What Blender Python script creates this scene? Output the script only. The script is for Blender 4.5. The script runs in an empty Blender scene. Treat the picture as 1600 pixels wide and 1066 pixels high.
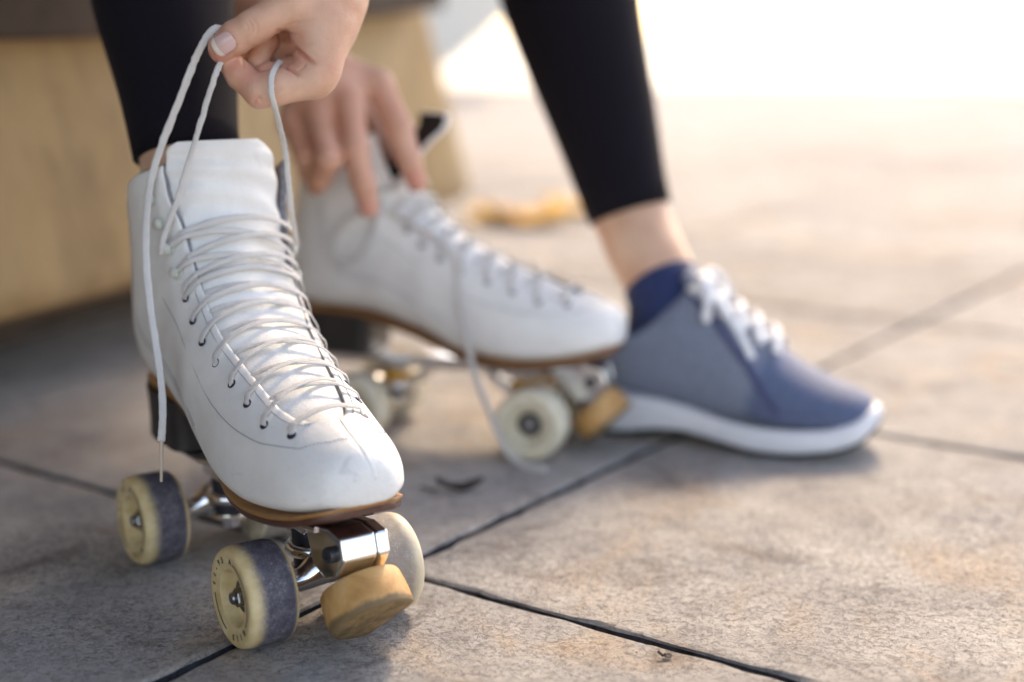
import bpy, bmesh, math, random
import numpy as np
from mathutils import Vector, Matrix
random.seed(7); rng = np.random.default_rng(11)
SC = bpy.context.scene; COL = SC.collection
R = math.radians; PI = math.pi

# ------------------------------------------------------------------ camera, world, sun, exposure
CAMH, PITCH, FPX = .345, R(12.19), 2222.0
cam_d = bpy.data.cameras.new('camera'); cam = bpy.data.objects.new('camera', cam_d); COL.objects.link(cam)
cam.location = (0, 0, CAMH); cam.rotation_euler = (PI / 2 - PITCH, 0, 0)
cam_d.lens = 50; cam_d.sensor_width = 36; cam_d.clip_start = .02; cam_d.clip_end = 3000
cam_d.dof.use_dof = True; cam_d.dof.focus_distance = .835; cam_d.dof.aperture_fstop = 2.1
cam_d.dof.aperture_blades = 0
SC.camera = cam
SUN_EL, SUN_AZ = R(42), R(16)          # azimuth from +Y towards +X
w = bpy.data.worlds.new('World'); SC.world = w; w.use_nodes = True
nt = w.node_tree; bg = nt.nodes['Background']; sky = nt.nodes.new('ShaderNodeTexSky')
sky.sky_type = 'NISHITA'; sky.sun_disc = False; sky.sun_elevation = SUN_EL; sky.sun_rotation = SUN_AZ
sky.dust_density = 1.5; sky.air_density = .8; sky.ozone_density = .6
nt.links.new(sky.outputs[0], bg.inputs[0]); bg.inputs[1].default_value = .15
sd = bpy.data.lights.new('sun', 'SUN'); sd.energy = 1.25; sd.angle = R(13); sd.color = (1, .90, .76)
sun = bpy.data.objects.new('sun', sd); COL.objects.link(sun)
sdir = Vector((math.sin(SUN_AZ) * math.cos(SUN_EL), math.cos(SUN_AZ) * math.cos(SUN_EL), math.sin(SUN_EL)))
sun.rotation_euler = sdir.to_track_quat('Z', 'Y').to_euler(); sun.location = (3, 3, 4)
SC.view_settings.view_transform = 'Standard'; SC.view_settings.look = 'None'
try:
    SC.view_settings.use_white_balance = True; SC.view_settings.white_balance_temperature = 8350; SC.view_settings.white_balance_tint = 13
except Exception: pass
SC.view_settings.exposure = 1.92; SC.view_settings.gamma = 1
SC.render.engine = 'CYCLES'
SC.cycles.use_denoising = True
try: SC.cycles.denoiser = 'OPENIMAGEDENOISE'
except Exception: pass
SC.cycles.max_bounces = 8; SC.cycles.diffuse_bounces = 4; SC.cycles.glossy_bounces = 4

# ------------------------------------------------------------------ helpers
CP, SP = math.cos(PITCH), math.sin(PITCH)
def at(px, py, d):
    """real world point seen at photo pixel px, py at depth d metres"""
    u = (px - 800) / FPX; v = (py - 533) / FPX
    return np.array((u * d, (CP - v * SP) * d, CAMH + (-SP - v * CP) * d))
def mat(name, base=(.5, .5, .5), rough=.5, metal=0, sss=0, spec=.5, coat=0, sheen=0):
    m = bpy.data.materials.new(name); m.use_nodes = True
    b = m.node_tree.nodes['Principled BSDF']
    b.inputs['Base Color'].default_value = (*base, 1); b.inputs['Roughness'].default_value = rough
    b.inputs['Metallic'].default_value = metal; b.inputs['Specular IOR Level'].default_value = spec
    if sss:
        b.inputs['Subsurface Weight'].default_value = sss; b.inputs['Subsurface Radius'].default_value = (1, .35, .2)
        b.inputs['Subsurface Scale'].default_value = .004
    if coat: b.inputs['Coat Weight'].default_value = coat; b.inputs['Coat Roughness'].default_value = .15
    if sheen: b.inputs['Sheen Weight'].default_value = sheen; b.inputs['Sheen Roughness'].default_value = .4
    return m
class NT:
    def __init__(s, m): s.t = m.node_tree; s.b = s.t.nodes['Principled BSDF']; s.L = s.t.links.new
    def n(s, typ, **kw):
        o = s.t.nodes.new('ShaderNode' + typ)
        for k, v in kw.items():
            if k.startswith('i_'): o.inputs[k[2:].replace('_', ' ')].default_value = v
            else: setattr(o, k, v)
        return o
    def coord(s, which='Object'): return s.n('TexCoord').outputs[which]
    def noise(s, co, scale, detail=6, rough=.6, dist=0):
        o = s.n('TexNoise'); o.inputs['Scale'].default_value = scale; o.inputs['Detail'].default_value = detail
        o.inputs['Roughness'].default_value = rough; o.inputs['Distortion'].default_value = dist; s.L(co, o.inputs['Vector']); return o.outputs['Fac']
    def ramp(s, fac, *st):
        o = s.n('ValToRGB'); e = o.color_ramp.elements
        while len(e) < len(st): e.new(.5)
        for k, (p, c) in zip(e, st): k.position = p; k.color = (*c, 1) if len(c) == 3 else c
        s.L(fac, o.inputs[0]); return o.outputs[0]
    def mix(s, fac, a, b, mode='MIX'):
        o = s.n('MixRGB', blend_type=mode)
        for k, v in ((0, fac), (1, a), (2, b)):
            if hasattr(v, 'links'): s.L(v, o.inputs[k])
            elif k == 0: o.inputs[0].default_value = v
            else: o.inputs[k].default_value = (*v, 1)
        return o.outputs[0]
    def math(s, op, a, b=0.0, c=None):
        o = s.n('Math', operation=op)
        for k, v in enumerate((a, b, c)):
            if v is None: continue
            if hasattr(v, 'links'): s.L(v, o.inputs[k])
            else: o.inputs[k].default_value = v
        return o.outputs[0]
    def mr(s, v, a, b, lo=0.0, hi=1.0):
        o = s.n('MapRange', interpolation_type='SMOOTHSTEP'); s.L(v, o.inputs['Value'])
        for k, q in (('From Min', a), ('From Max', b), ('To Min', lo), ('To Max', hi)): o.inputs[k].default_value = q
        return o.outputs['Result']
    def bump(s, h, strength=.3, dist=.001, prev=None):
        o = s.n('Bump'); o.inputs['Strength'].default_value = strength; o.inputs['Distance'].default_value = dist
        s.L(h, o.inputs['Height'])
        if prev is not None: s.L(prev, o.inputs['Normal'])
        s.L(o.outputs[0], s.b.inputs['Normal']); return o.outputs[0]
    def sep(s, co):
        o = s.n('SeparateXYZ'); s.L(co, o.inputs[0]); return o.outputs
    def col(s, v): s.L(v, s.b.inputs['Base Color'])
    def rough(s, v): s.L(v, s.b.inputs['Roughness'])
def tag(o, label=None, cat=None, group=None, kind=None):
    for k, v in (('label', label), ('category', cat), ('group', group), ('kind', kind)):
        if v: o[k] = v
    return o
def empty(name, loc, rz=0):
    o = bpy.data.objects.new(name, None); COL.objects.link(o); o.location = loc; o.rotation_euler = (0, 0, rz)
    o.empty_display_size = .05; return o
class MB:
    """collects vertices and faces for ONE mesh object"""
    def __init__(s): s.v = []; s.f = []; s.m = []; s.uv = []; s.n = 0
    def add(s, V, F, mi=0, uv=None):
        V = np.asarray(V, float).reshape(-1, 3); s.v.append(V); b = s.n
        for f in F: s.f.append(tuple(int(i) + b for i in f)); s.m.append(mi)
        s.uv.append(np.zeros((len(V), 2)) if uv is None else np.asarray(uv, float).reshape(-1, 2)); s.n += len(V)
    def grid(s, P, closeu=False, closev=False, mi=0, flip=False, uv=None):
        P = np.asarray(P); a, b = P.shape[:2]; F = []
        for i in range(a - (0 if closeu else 1)):
            for j in range(b - (0 if closev else 1)):
                q = (i * b + j, ((i + 1) % a) * b + j, ((i + 1) % a) * b + (j + 1) % b, i * b + (j + 1) % b)
                F.append(q[::-1] if flip else q)
        s.add(P.reshape(-1, 3), F, mi, uv)
    def build(s, name, mats, parent=None, smooth=True, weld=0, recalc=True, angle=None):
        me = bpy.data.meshes.new(name); V = np.concatenate(s.v); me.from_pydata(V.tolist(), [], s.f)
        mats = mats if isinstance(mats, (list, tuple)) else [mats]
        for m in mats: me.materials.append(m)
        for p, mi in zip(me.polygons, s.m): p.material_index = mi
        UV = np.concatenate(s.uv)
        if UV.any():
            l = me.uv_layers.new(name='UVMap'); idx = np.zeros(len(me.loops), int); me.loops.foreach_get('vertex_index', idx)
            l.data.foreach_set('uv', UV[idx].ravel())
        bm = bmesh.new(); bm.from_mesh(me)
        if weld: bmesh.ops.remove_doubles(bm, verts=bm.verts, dist=weld)
        bmesh.ops.dissolve_degenerate(bm, edges=bm.edges, dist=1e-7)
        if recalc: bmesh.ops.recalc_face_normals(bm, faces=bm.faces)
        bm.to_mesh(me); bm.free()
        if smooth:
            me.polygons.foreach_set('use_smooth', [True] * len(me.polygons))
            if angle:
                try: me.set_sharp_from_angle(angle=R(angle))
                except Exception: pass
        o = bpy.data.objects.new(name, me); COL.objects.link(o)
        if parent is not None: o.parent = parent
        return o
    # shapes
    def box(s, c, d, rot=None, mi=0, taper=1.0):
        V = np.array([(x, y, z) for z in (-.5, .5) for y in (-.5, .5) for x in (-.5, .5)]) * d
        V[4:, :2] *= taper
        if rot is not None: V = V @ np.array(rot).T
        s.add(V + np.array(c), [(0, 2, 3, 1), (4, 5, 7, 6), (0, 1, 5, 4), (2, 6, 7, 3), (0, 4, 6, 2), (1, 3, 7, 5)], mi)
    def lathe(s, prof, axis, c, n=48, mi=0, caps=True, ref=None):
        """prof: (r, h) along axis"""
        ax = Vector(axis).normalized(); u = ax.orthogonal().normalized() if ref is None else (Vector(ref) - ax * ax.dot(Vector(ref))).normalized()
        v = ax.cross(u); P = []
        for r, h in prof:
            P.append([np.array(c) + np.array(ax) * h + r * (math.cos(a) * np.array(u) + math.sin(a) * np.array(v)) for a in np.linspace(0, 2 * PI, n, endpoint=False)])
        P = np.array(P); s.grid(P, closev=True, mi=mi)
        if caps:
            for k, rr in ((0, prof[0][0]), (-1, prof[-1][0])):
                if rr > 1e-6: s.add(P[k], [tuple(range(n))], mi)
    def tube(s, pts, r, n=12, mi=0, cap=True):
        pts = np.asarray(pts, float); r = np.broadcast_to(np.asarray(r, float), (len(pts),))
        T = np.gradient(pts, axis=0); T /= np.linalg.norm(T, axis=1)[:, None] + 1e-12
        N = np.array(Vector(T[0]).orthogonal().normalized()); P = []
        for p, t, rr in zip(pts, T, r):
            N = N - t * N.dot(t); N /= np.linalg.norm(N); B = np.cross(t, N)
            P.append([p + rr * (math.cos(a) * N + math.sin(a) * B) for a in np.linspace(0, 2 * PI, n, endpoint=False)])
        s.grid(P, closev=True, mi=mi)
        if cap: s.add(P[0], [tuple(range(n))], mi); s.add(P[-1], [tuple(range(n))], mi)
    def ribbon(s, pts, nrm, wd, th, mi=0, n=12, jit=0):
        """flat lace: half width wd, half thickness th, flat side facing nrm"""
        pts = np.asarray(pts, float); nrm = np.asarray(nrm, float)
        T = np.gradient(pts, axis=0); T /= np.linalg.norm(T, axis=1)[:, None] + 1e-12
        wd = np.broadcast_to(np.asarray(wd, float), (len(pts),)); th = np.broadcast_to(np.asarray(th, float), (len(pts),))
        L = np.concatenate([[0], np.cumsum(np.linalg.norm(np.diff(pts, axis=0), axis=1))]); P = []; U = []
        for p, t, nn, a_, b_, l in zip(pts, T, nrm, wd, th, L):
            nn = nn - t * nn.dot(t); nn /= np.linalg.norm(nn) + 1e-9; B = np.cross(t, nn)
            k = 1 + jit * rng.normal()
            for a in np.linspace(0, 2 * PI, n, endpoint=False):
                c, q = math.cos(a), math.sin(a)
                P.append(p + k * a_ * math.copysign(abs(c) ** .8, c) * B + b_ * math.copysign(abs(q) ** .8, q) * nn); U.append((l * 100, a / (2 * PI)))
        P = np.array(P).reshape(len(pts), n, 3)
        s.grid(P, closev=True, mi=mi, uv=U); s.add(P[0], [tuple(range(n))], mi); s.add(P[-1], [tuple(range(n))], mi)
def crom(P, n=8):
    P = np.asarray(P, float); Q = np.vstack([2 * P[0] - P[1], P, 2 * P[-1] - P[-2]]); out = []
    for i in range(1, len(Q) - 2):
        a, b, c, d = Q[i - 1:i + 3]
        for f in np.linspace(0, 1, n, endpoint=False):
            out.append(.5 * (2 * b + (c - a) * f + (2 * a - 5 * b + 4 * c - d) * f * f + (3 * b - a - 3 * c + d) * f ** 3))
    out.append(P[-1]); return np.array(out)
def bevel(o, wd=.001, seg=2, ang=35):
    m = o.modifiers.new('bevel', 'BEVEL'); m.width = wd; m.segments = seg; m.limit_method = 'ANGLE'; m.angle_limit = R(ang); return o
def smin(a, b, k):
    if k <= 0: return np.minimum(a, b)
    h = np.maximum(k - np.abs(a - b), 0) / k
    return np.minimum(a, b) - h * h * k * .25
def sdf_surface(prims, res, pad=.012):
    """prims: ('c', a, b, ra, rb, k[, flat axis, flat factor]) round cones, ('s', a, b, ra, rb, k) carved. returns V, F by surface nets"""
    A = np.array([p[1] for p in prims if p[0] == 'c'] + [p[2] for p in prims if p[0] == 'c'])
    rm = max(max(p[3], p[4]) for p in prims if p[0] == 'c')
    lo = A.min(0) - rm - pad; hi = A.max(0) + rm + pad; n = np.ceil((hi - lo) / res).astype(int) + 1
    D = np.full(n, .05, np.float32)
    ax = [lo[i] + res * np.arange(n[i]) for i in range(3)]
    for p in prims:
        a, b = np.array(p[1], float), np.array(p[2], float); ra, rb, k = p[3], p[4], p[5]; m = max(ra, rb) + k + .008
        i0 = np.maximum(((np.minimum(a, b) - m - lo) / res).astype(int), 0); i1 = np.minimum(((np.maximum(a, b) + m - lo) / res).astype(int) + 2, n)
        sl = tuple(slice(i0[i], i1[i]) for i in range(3))
        X = np.stack(np.meshgrid(*[ax[i][sl[i]] for i in range(3)], indexing='ij'), -1); ab = b - a
        t = np.clip(((X - a) @ ab) / max(ab @ ab, 1e-12), 0, 1); Q = X - a - t[..., None] * ab
        if len(p) > 6:
            f = np.array(p[6], float); f /= np.linalg.norm(f); Q = Q + (Q @ f)[..., None] * f * (p[7] - 1)
        d = np.linalg.norm(Q, axis=-1) - (ra + (rb - ra) * t)
        if p[0] == 'c': D[sl] = smin(D[sl], d, k)
        else: D[sl] = -smin(-D[sl], d, k)
    S_ = D < 0; c = [S_[i:n[0] - 1 + i, j:n[1] - 1 + j, k:n[2] - 1 + k] for i in (0, 1) for j in (0, 1) for k in (0, 1)]
    cnt = sum(x.astype(np.int8) for x in c); act = (cnt > 0) & (cnt < 8); idx = np.full(act.shape, -1); ids = np.argwhere(act); idx[act] = np.arange(len(ids))
    acc = np.zeros((len(ids), 3)); num = np.zeros(len(ids)); off = [(i, j, k) for i in (0, 1) for j in (0, 1) for k in (0, 1)]
    for x in range(8):
        for y in range(x + 1, 8):
            ox, oy = np.array(off[x]), np.array(off[y])
            if np.abs(ox - oy).sum() != 1: continue
            dx = D[tuple((ids + ox).T)]; dy = D[tuple((ids + oy).T)]; cr = (dx < 0) != (dy < 0)
            t = np.where(cr, dx / np.where(cr, dx - dy, 1), 0)[:, None]
            acc += np.where(cr[:, None], ox + t * (oy - ox), 0); num += cr
    V = lo + res * (ids + acc / num[:, None]); F = []
    for axn in range(3):
        e = [0, 0, 0]; e[axn] = 1
        A0 = S_[:n[0] - e[0], :n[1] - e[1], :n[2] - e[2]]; A1 = S_[e[0]:, e[1]:, e[2]:]
        u, v = [(1, 2), (2, 0), (0, 1)][axn]
        for sgn in (0, 1):
            E = np.argwhere((A0 != A1) & (A0 if sgn else A1)); E = E[(E[:, u] > 0) & (E[:, v] > 0) & (E[:, u] < n[u] - 1) & (E[:, v] < n[v] - 1)]
            du = np.zeros(3, int); du[u] = 1; dv = np.zeros(3, int); dv[v] = 1
            q = [idx[tuple((E - a_).T)] for a_ in (du + dv, dv, 0 * du, du)]
            Q = np.stack(q if sgn else q[::-1], 1); F.append(Q[(Q >= 0).all(1)])
    return V, np.concatenate(F)

# ------------------------------------------------------------------ materials
def m_ground():
    m = mat('slate_paving', rough=.6, spec=.07); N = NT(m); co = N.coord('Object')
    big = N.noise(co, 2.2, 4, .6); mid = N.math('ADD', N.math('MULTIPLY', N.noise(co, 14, 8, .7, .8), .6), N.math('MULTIPLY', N.noise(co, 4.5, 6, .65, .5), .4)); fine = N.noise(co, 160, 6, .7, .3); vf = N.noise(co, 700, 3, .6)
    at_ = N.n('Attribute', attribute_name='slab'); 
    base = N.ramp(mid, (.30, (.23, .22, .225)), (.47, (.43, .41, .40)), (.66, (.60, .575, .55)))
    rust = N.ramp(N.noise(co, 5.5, 6, .7, 1.2), (.50, (0, 0, 0)), (.68, (1, 1, 1)))
    base = N.mix(N.math('MULTIPLY', rust, .6), base, (.52, .385, .27))
    blue = N.ramp(N.noise(co, 3.1, 5, .6, .5), (.5, (0, 0, 0)), (.7, (1, 1, 1)))
    base = N.mix(N.math('MULTIPLY', blue, .35), base, (.29, .30, .335))
    stn = N.ramp(N.noise(co, 7.5, 7, .72, 1.6), (.54, (0, 0, 0)), (.65, (1, 1, 1)))
    base = N.mix(N.math('MULTIPLY', stn, .5), base, (.15, .12, .10))
    lt = N.ramp(N.noise(co, 6.3, 7, .7, .9), (.55, (0, 0, 0)), (.70, (1, 1, 1)))
    base = N.mix(N.math('MULTIPLY', lt, .4), base, (.60, .585, .57))
    sp = N.ramp(fine, (.34, (.50, .47, .47)), (.47, (1, 1, 1)), (.75, (1.12, 1.1, 1.08)))
    base = N.mix(.6, base, sp, 'MULTIPLY')
    var = N.math('MULTIPLY_ADD', at_.outputs['Fac'], .35, .82)
    cm = N.n('Vector Math'.replace(' ', ''), operation='SCALE') if False else None
    base = N.mix(1, base, N.ramp(var, (0, (0, 0, 0)), (1, (1, 1, 1))), 'MULTIPLY')
    N.col(base)
    N.rough(N.ramp(mid, (.3, (.72,) * 3), (.7, (.92,) * 3)))
    st = N.n('Mapping'); st.inputs['Scale'].default_value = (1, 1.25, 1); st.inputs['Rotation'].default_value = (0, 0, R(20)); N.L(co, st.inputs[0])
    pit = N.ramp(N.noise(co, 210, 6, .75, 1.4), (.53, (0, 0, 0)), (.60, (1, 1, 1)))
    base = N.mix(N.math('MULTIPLY', pit, .30), base, (.16, .14, .135)); N.col(base)
    f2 = N.noise(st.outputs[0], 120, 10, .78, 1.1)
    h = N.math('ADD', N.math('MULTIPLY_ADD', pit, -.25, N.math('MULTIPLY', mid, 1.2)), N.math('ADD', f2, N.math('MULTIPLY', vf, .25)))
    N.bump(h, .9, .0028); return m
def m_leather():
    m = mat('white_leather', (.80, .80, .81), .42, spec=.45); N = NT(m); co = N.coord()
    big = N.noise(co, 30, 5, .6, .5); sm = N.ramp(N.noise(co, 55, 8, .72, 1.0), (.60, (0, 0, 0)), (.74, (1, 1, 1)))
    c = N.ramp(big, (.3, (.745, .735, .725)), (.6, (.82, .815, .805)))
    c = N.mix(N.math('MULTIPLY', sm, .30), c, (.44, .42, .42)); N.col(c)
    xyz = N.sep(co); toe = N.mr(xyz[0], .09, .135)
    st = N.n('Mapping'); st.inputs['Scale'].default_value = (1, .35, 1); N.L(co, st.inputs[0])
    scf = N.ramp(N.noise(st.outputs[0], 120, 6, .75, 1.5), (.56, (0, 0, 0)), (.66, (1, 1, 1)))
    c = N.mix(N.math('MULTIPLY', N.math('MULTIPLY', scf, toe), .45), c, (.52, .51, .53)); N.col(c)
    N.rough(N.ramp(big, (.3, (.50,) * 3), (.7, (.38,) * 3)))
    vo = N.n('TexVoronoi'); vo.inputs['Scale'].default_value = 900; N.L(co, vo.inputs['Vector'])
    b = N.bump(vo.outputs['Distance'], .28, .0004); b = N.bump(N.noise(co, 230, 6, .65), .40, .0008, b)
    N.bump(N.noise(st.outputs[0], 34, 5, .6, 1.2), .32, .0020, b); return m
def m_noisy(name, c1, c2, rough, scale=60, bump=.2, metal=0, dist=.0006, bs=None, **k):
    m = mat(name, c1, rough, metal, **k); N = NT(m); co = N.coord()
    N.col(N.ramp(N.noise(co, scale, 7, .65, .4), (.32, c1), (.68, c2))); N.bump(N.noise(co, bs or scale * 3, 6, .65), bump, dist); return m
def m_lace():
    m = mat('lace_cotton', (.78, .775, .765), .95, spec=.1); N = NT(m); uv = N.coord('UV'); xyz = N.sep(uv)
    a = N.math('SINE', N.math('MULTIPLY_ADD', xyz[0], 62.0, N.math('MULTIPLY', xyz[1], 50.3)))
    b = N.math('SINE', N.math('SUBTRACT', N.math('MULTIPLY', xyz[0], 62.0), N.math('MULTIPLY', xyz[1], 50.3)))
    h = N.math('MULTIPLY', a, b); nb = N.bump(h, .55, .00035); co = N.coord()
    c = N.ramp(h, (.0, (.68, .65, .63)), (.55, (.83, .81, .79)))
    c = N.mix(N.math('MULTIPLY', N.ramp(N.noise(co, 70, 5, .6), (.45, (0, 0, 0)), (.7, (1, 1, 1))), .35), c, (.56, .53, .50)); N.col(c)
    N.bump(N.noise(co, 900, 3, .6), .5, .0005, nb); return m
def m_tyre(dark, c1=(.62, .44, .20), c2=(.78, .63, .38)):
    m = mat('urethane_cream', (.72, .60, .38), .42, sss=.06); N = NT(m); co = N.coord(); xyz = N.sep(co)
    r = N.math('SQRT', N.math('ADD', N.math('MULTIPLY', xyz[0], xyz[0]), N.math('MULTIPLY', xyz[2], xyz[2])))
    cream = N.ramp(N.noise(co, 90, 6, .6), (.3, c1), (.7, c2))
    ay = N.math('ABSOLUTE', xyz[1])
    n1 = N.math('MULTIPLY_ADD', N.noise(co, 150, 6, .7), .007, -.0035)
    band = N.math('MULTIPLY', N.math('MULTIPLY', N.mr(N.math('ADD', xyz[1], n1), -.0125, -.0040), N.mr(xyz[1], .0125, .0142, 1, 0)), N.mr(r, .0288, .0297))
    sp = N.math('ADD', N.math('MULTIPLY', N.noise(co, 900, 6, .85), .6), N.math('MULTIPLY', N.noise(co, 160, 6, .7), .4))
    dk = N.ramp(sp, (.36, (.045, .040, .055)), (.49, (.095, .086, .115)), (.57, (.17, .16, .19)), (.63, (.45, .44, .48)))
    dirt = N.math('MULTIPLY', N.mr(xyz[1], .0128, .0146), N.mr(N.math('ADD', N.noise(co, 55, 6, .7), N.math('MULTIPLY', N.noise(co, 900, 5, .85), .35)), .55, .82))
    N.col(N.mix(N.math('MULTIPLY', dirt, .75), N.mix(N.math('MULTIPLY', band, dark), cream, dk), dk)); N.rough(N.mix(band, (.38,) * 3, (.75,) * 3))
    N.bump(sp, .35, .0004); return m
def m_skin():
    m = mat('skin', (.62, .40, .30), .45, sss=.2, spec=.4); N = NT(m); co = N.coord()
    c = N.ramp(N.noise(co, 28, 5, .6, .4), (.30, (.60, .335, .22)), (.5, (.68, .425, .30)), (.72, (.75, .52, .39)))
    red = N.ramp(N.noise(co, 45, 4, .5), (.5, (0, 0, 0)), (.72, (1, 1, 1)))
    at_ = N.n('Attribute', attribute_name='flush')
    c = N.mix(N.math('MULTIPLY', red, .35), c, (.62, .25, .20))
    c = N.mix(N.math('MULTIPLY', at_.outputs['Fac'], .75), c, (.66, .21, .17)); N.col(c)
    vo = N.n('TexVoronoi'); vo.inputs['Scale'].default_value = 1100; N.L(co, vo.inputs['Vector'])
    b = N.bump(vo.outputs['Distance'], .22, .0003)
    st = N.n('Mapping'); st.inputs['Scale'].default_value = (1, 1, 2.5); st.inputs['Rotation'].default_value = (.4, .7, .3); N.L(co, st.inputs[0])
    N.bump(N.noise(st.outputs[0], 230, 6, .7, .9), .5, .0008, b); N.rough(N.ramp(red, (0, (.42,) * 3), (1, (.52,) * 3))); return m
def m_wall():
    m = mat('ochre_render', (.5, .38, .22), .8); N = NT(m); co = N.coord('Object')
    c = N.ramp(N.noise(co, 3, 6, .6, .5), (.3, (.29, .175, .075)), (.5, (.42, .28, .14)), (.72, (.52, .38, .23)))
    bl = N.ramp(N.noise(co, 11, 5, .6), (.60, (0, 0, 0)), (.72, (1, 1, 1)))
    c = N.mix(N.math('MULTIPLY', bl, .4), c, (.25, .175, .095))
    dm = N.n('Mapping'); dm.inputs['Scale'].default_value = (5, 5, 2.4); N.L(co, dm.inputs[0]); drip = N.ramp(N.noise(dm.outputs[0], 1.6, 6, .7, .6), (.50, (0, 0, 0)), (.68, (1, 1, 1)))
    c = N.mix(N.math('MULTIPLY', drip, .7), c, (.20, .13, .07))
    z = N.sep(co)[2]; foot = N.mr(N.math('ADD', z, N.math('MULTIPLY', N.noise(co, 14, 6, .6), .05)), .105, .145, 1, 0)
    c = N.mix(N.math('MULTIPLY', foot, .75), c, (.20, .105, .035)); N.col(c)
    N.bump(N.noise(co, 60, 8, .7), .5, .004); return m
M = dict(
    ground=m_ground(), leather=m_leather(), lace=m_lace(), skin=m_skin(), wall=m_wall(),
    joint=m_noisy('joint_grit', (.012, .012, .015), (.08, .08, .095), .95, 90, .6, dist=.002),
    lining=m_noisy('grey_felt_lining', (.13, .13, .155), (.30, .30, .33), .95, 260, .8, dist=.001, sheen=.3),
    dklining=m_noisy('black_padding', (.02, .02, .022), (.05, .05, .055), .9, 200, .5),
    welt=m_noisy('welt_tan', (.27, .115, .035), (.40, .19, .06), .42, 70, .3, coat=.3),
    sole=m_noisy('sole_dark_leather', (.060, .020, .016), (.11, .042, .028), .4, 80, .3, coat=.3),
    heel=m_noisy('heel_black', (.018, .014, .014), (.035, .028, .026), .45, 60, .2),
    chrome=m_noisy('chrome', (.78, .78, .80), (.90, .90, .92), .17, 120, .08, metal=1, dist=.0003),
    steel=m_noisy('steel_bolt', (.22, .22, .24), (.42, .42, .44), .3, 200, .2, metal=1),
    dark=m_noisy('dark_metal', (.03, .03, .035), (.08, .08, .09), .4, 200, .2, metal=.6),
    amber=mat('amber_cushion', (.65, .33, .04), .25, sss=.5), rubber=mat('black_cushion', (.02, .02, .03), .4),
    tyre=m_tyre(1.0), tyre_worn=m_tyre(.7, (.66, .54, .36), (.80, .72, .54)), tyre_clean=m_tyre(.12, (.68, .60, .44), (.80, .75, .62)),
    ink=mat('ink', (.03, .025, .02), .6), thread=mat('thread', (.26, .26, .30), .8),
    hook=m_noisy('hook_enamel', (.62, .66, .60), (.80, .81, .78), .3, 400, .1, metal=.2),
    hole=mat('eyelet_dark', (.03, .025, .06), .5), nail=mat('nail', (.70, .46, .44), .22, sss=.3, spec=.6), nailtip=mat('nail_tip', (.78, .68, .60), .3),
    leggings=m_noisy('black_jersey', (.009, .008, .011), (.014, .012, .018), .8, 500, .25, dist=.0003, spec=.06, sheen=.03),
    sock=m_noisy('navy_knit', (.012, .024, .09), (.020, .040, .13), .9, 500, .5, sheen=.3),
    shirt=m_noisy('grey_cotton', (.25, .25, .27), (.32, .32, .34), .9, 80, .3), hair=m_noisy('brown_hair', (.05, .03, .02), (.10, .06, .04), .5, 60, .5),
    foam=m_noisy('white_foam', (.70, .70, .76), (.78, .78, .83), .6, 60, .2), outsole=mat('outsole_black', (.02, .02, .022), .8),
    leaf=m_noisy('dry_leaf_yellow', (.62, .31, .02), (.75, .42, .04), .7, 40, .4), leafd=m_noisy('dry_leaf_dark', (.035, .03, .035), (.08, .06, .05), .8, 90, .5),
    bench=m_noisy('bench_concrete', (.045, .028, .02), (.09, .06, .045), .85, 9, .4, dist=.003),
    pale=m_noisy('pale_plaza', (.76, .70, .58), (.82, .77, .66), .85, .8, .2), white=m_noisy('white_render', (.76, .73, .67), (.82, .79, .73), .85, 2, .2),
    rock=m_noisy('grey_granite', (.10, .11, .10), (.22, .23, .22), .85, 9, .5, dist=.01))
def m_mesh():
    m = mat('blue_knit_mesh', (.10, .13, .24), .75, sheen=.25); N = NT(m); co = N.coord()
    vo = N.n('TexVoronoi'); vo.inputs['Scale'].default_value = 430; N.L(co, vo.inputs['Vector'])
    dots = N.ramp(vo.outputs['Distance'], (.15, (.055, .065, .10)), (.42, (.22, .26, .35)))
    blue = N.ramp(vo.outputs['Distance'], (.15, (.018, .030, .075)), (.42, (.095, .13, .235)))
    at_ = N.n('Attribute', attribute_name='tone'); N.col(N.mix(at_.outputs['Fac'], dots, blue)); N.bump(vo.outputs['Distance'], .5, .0008); return m
M['mesh'] = m_mesh()

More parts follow.
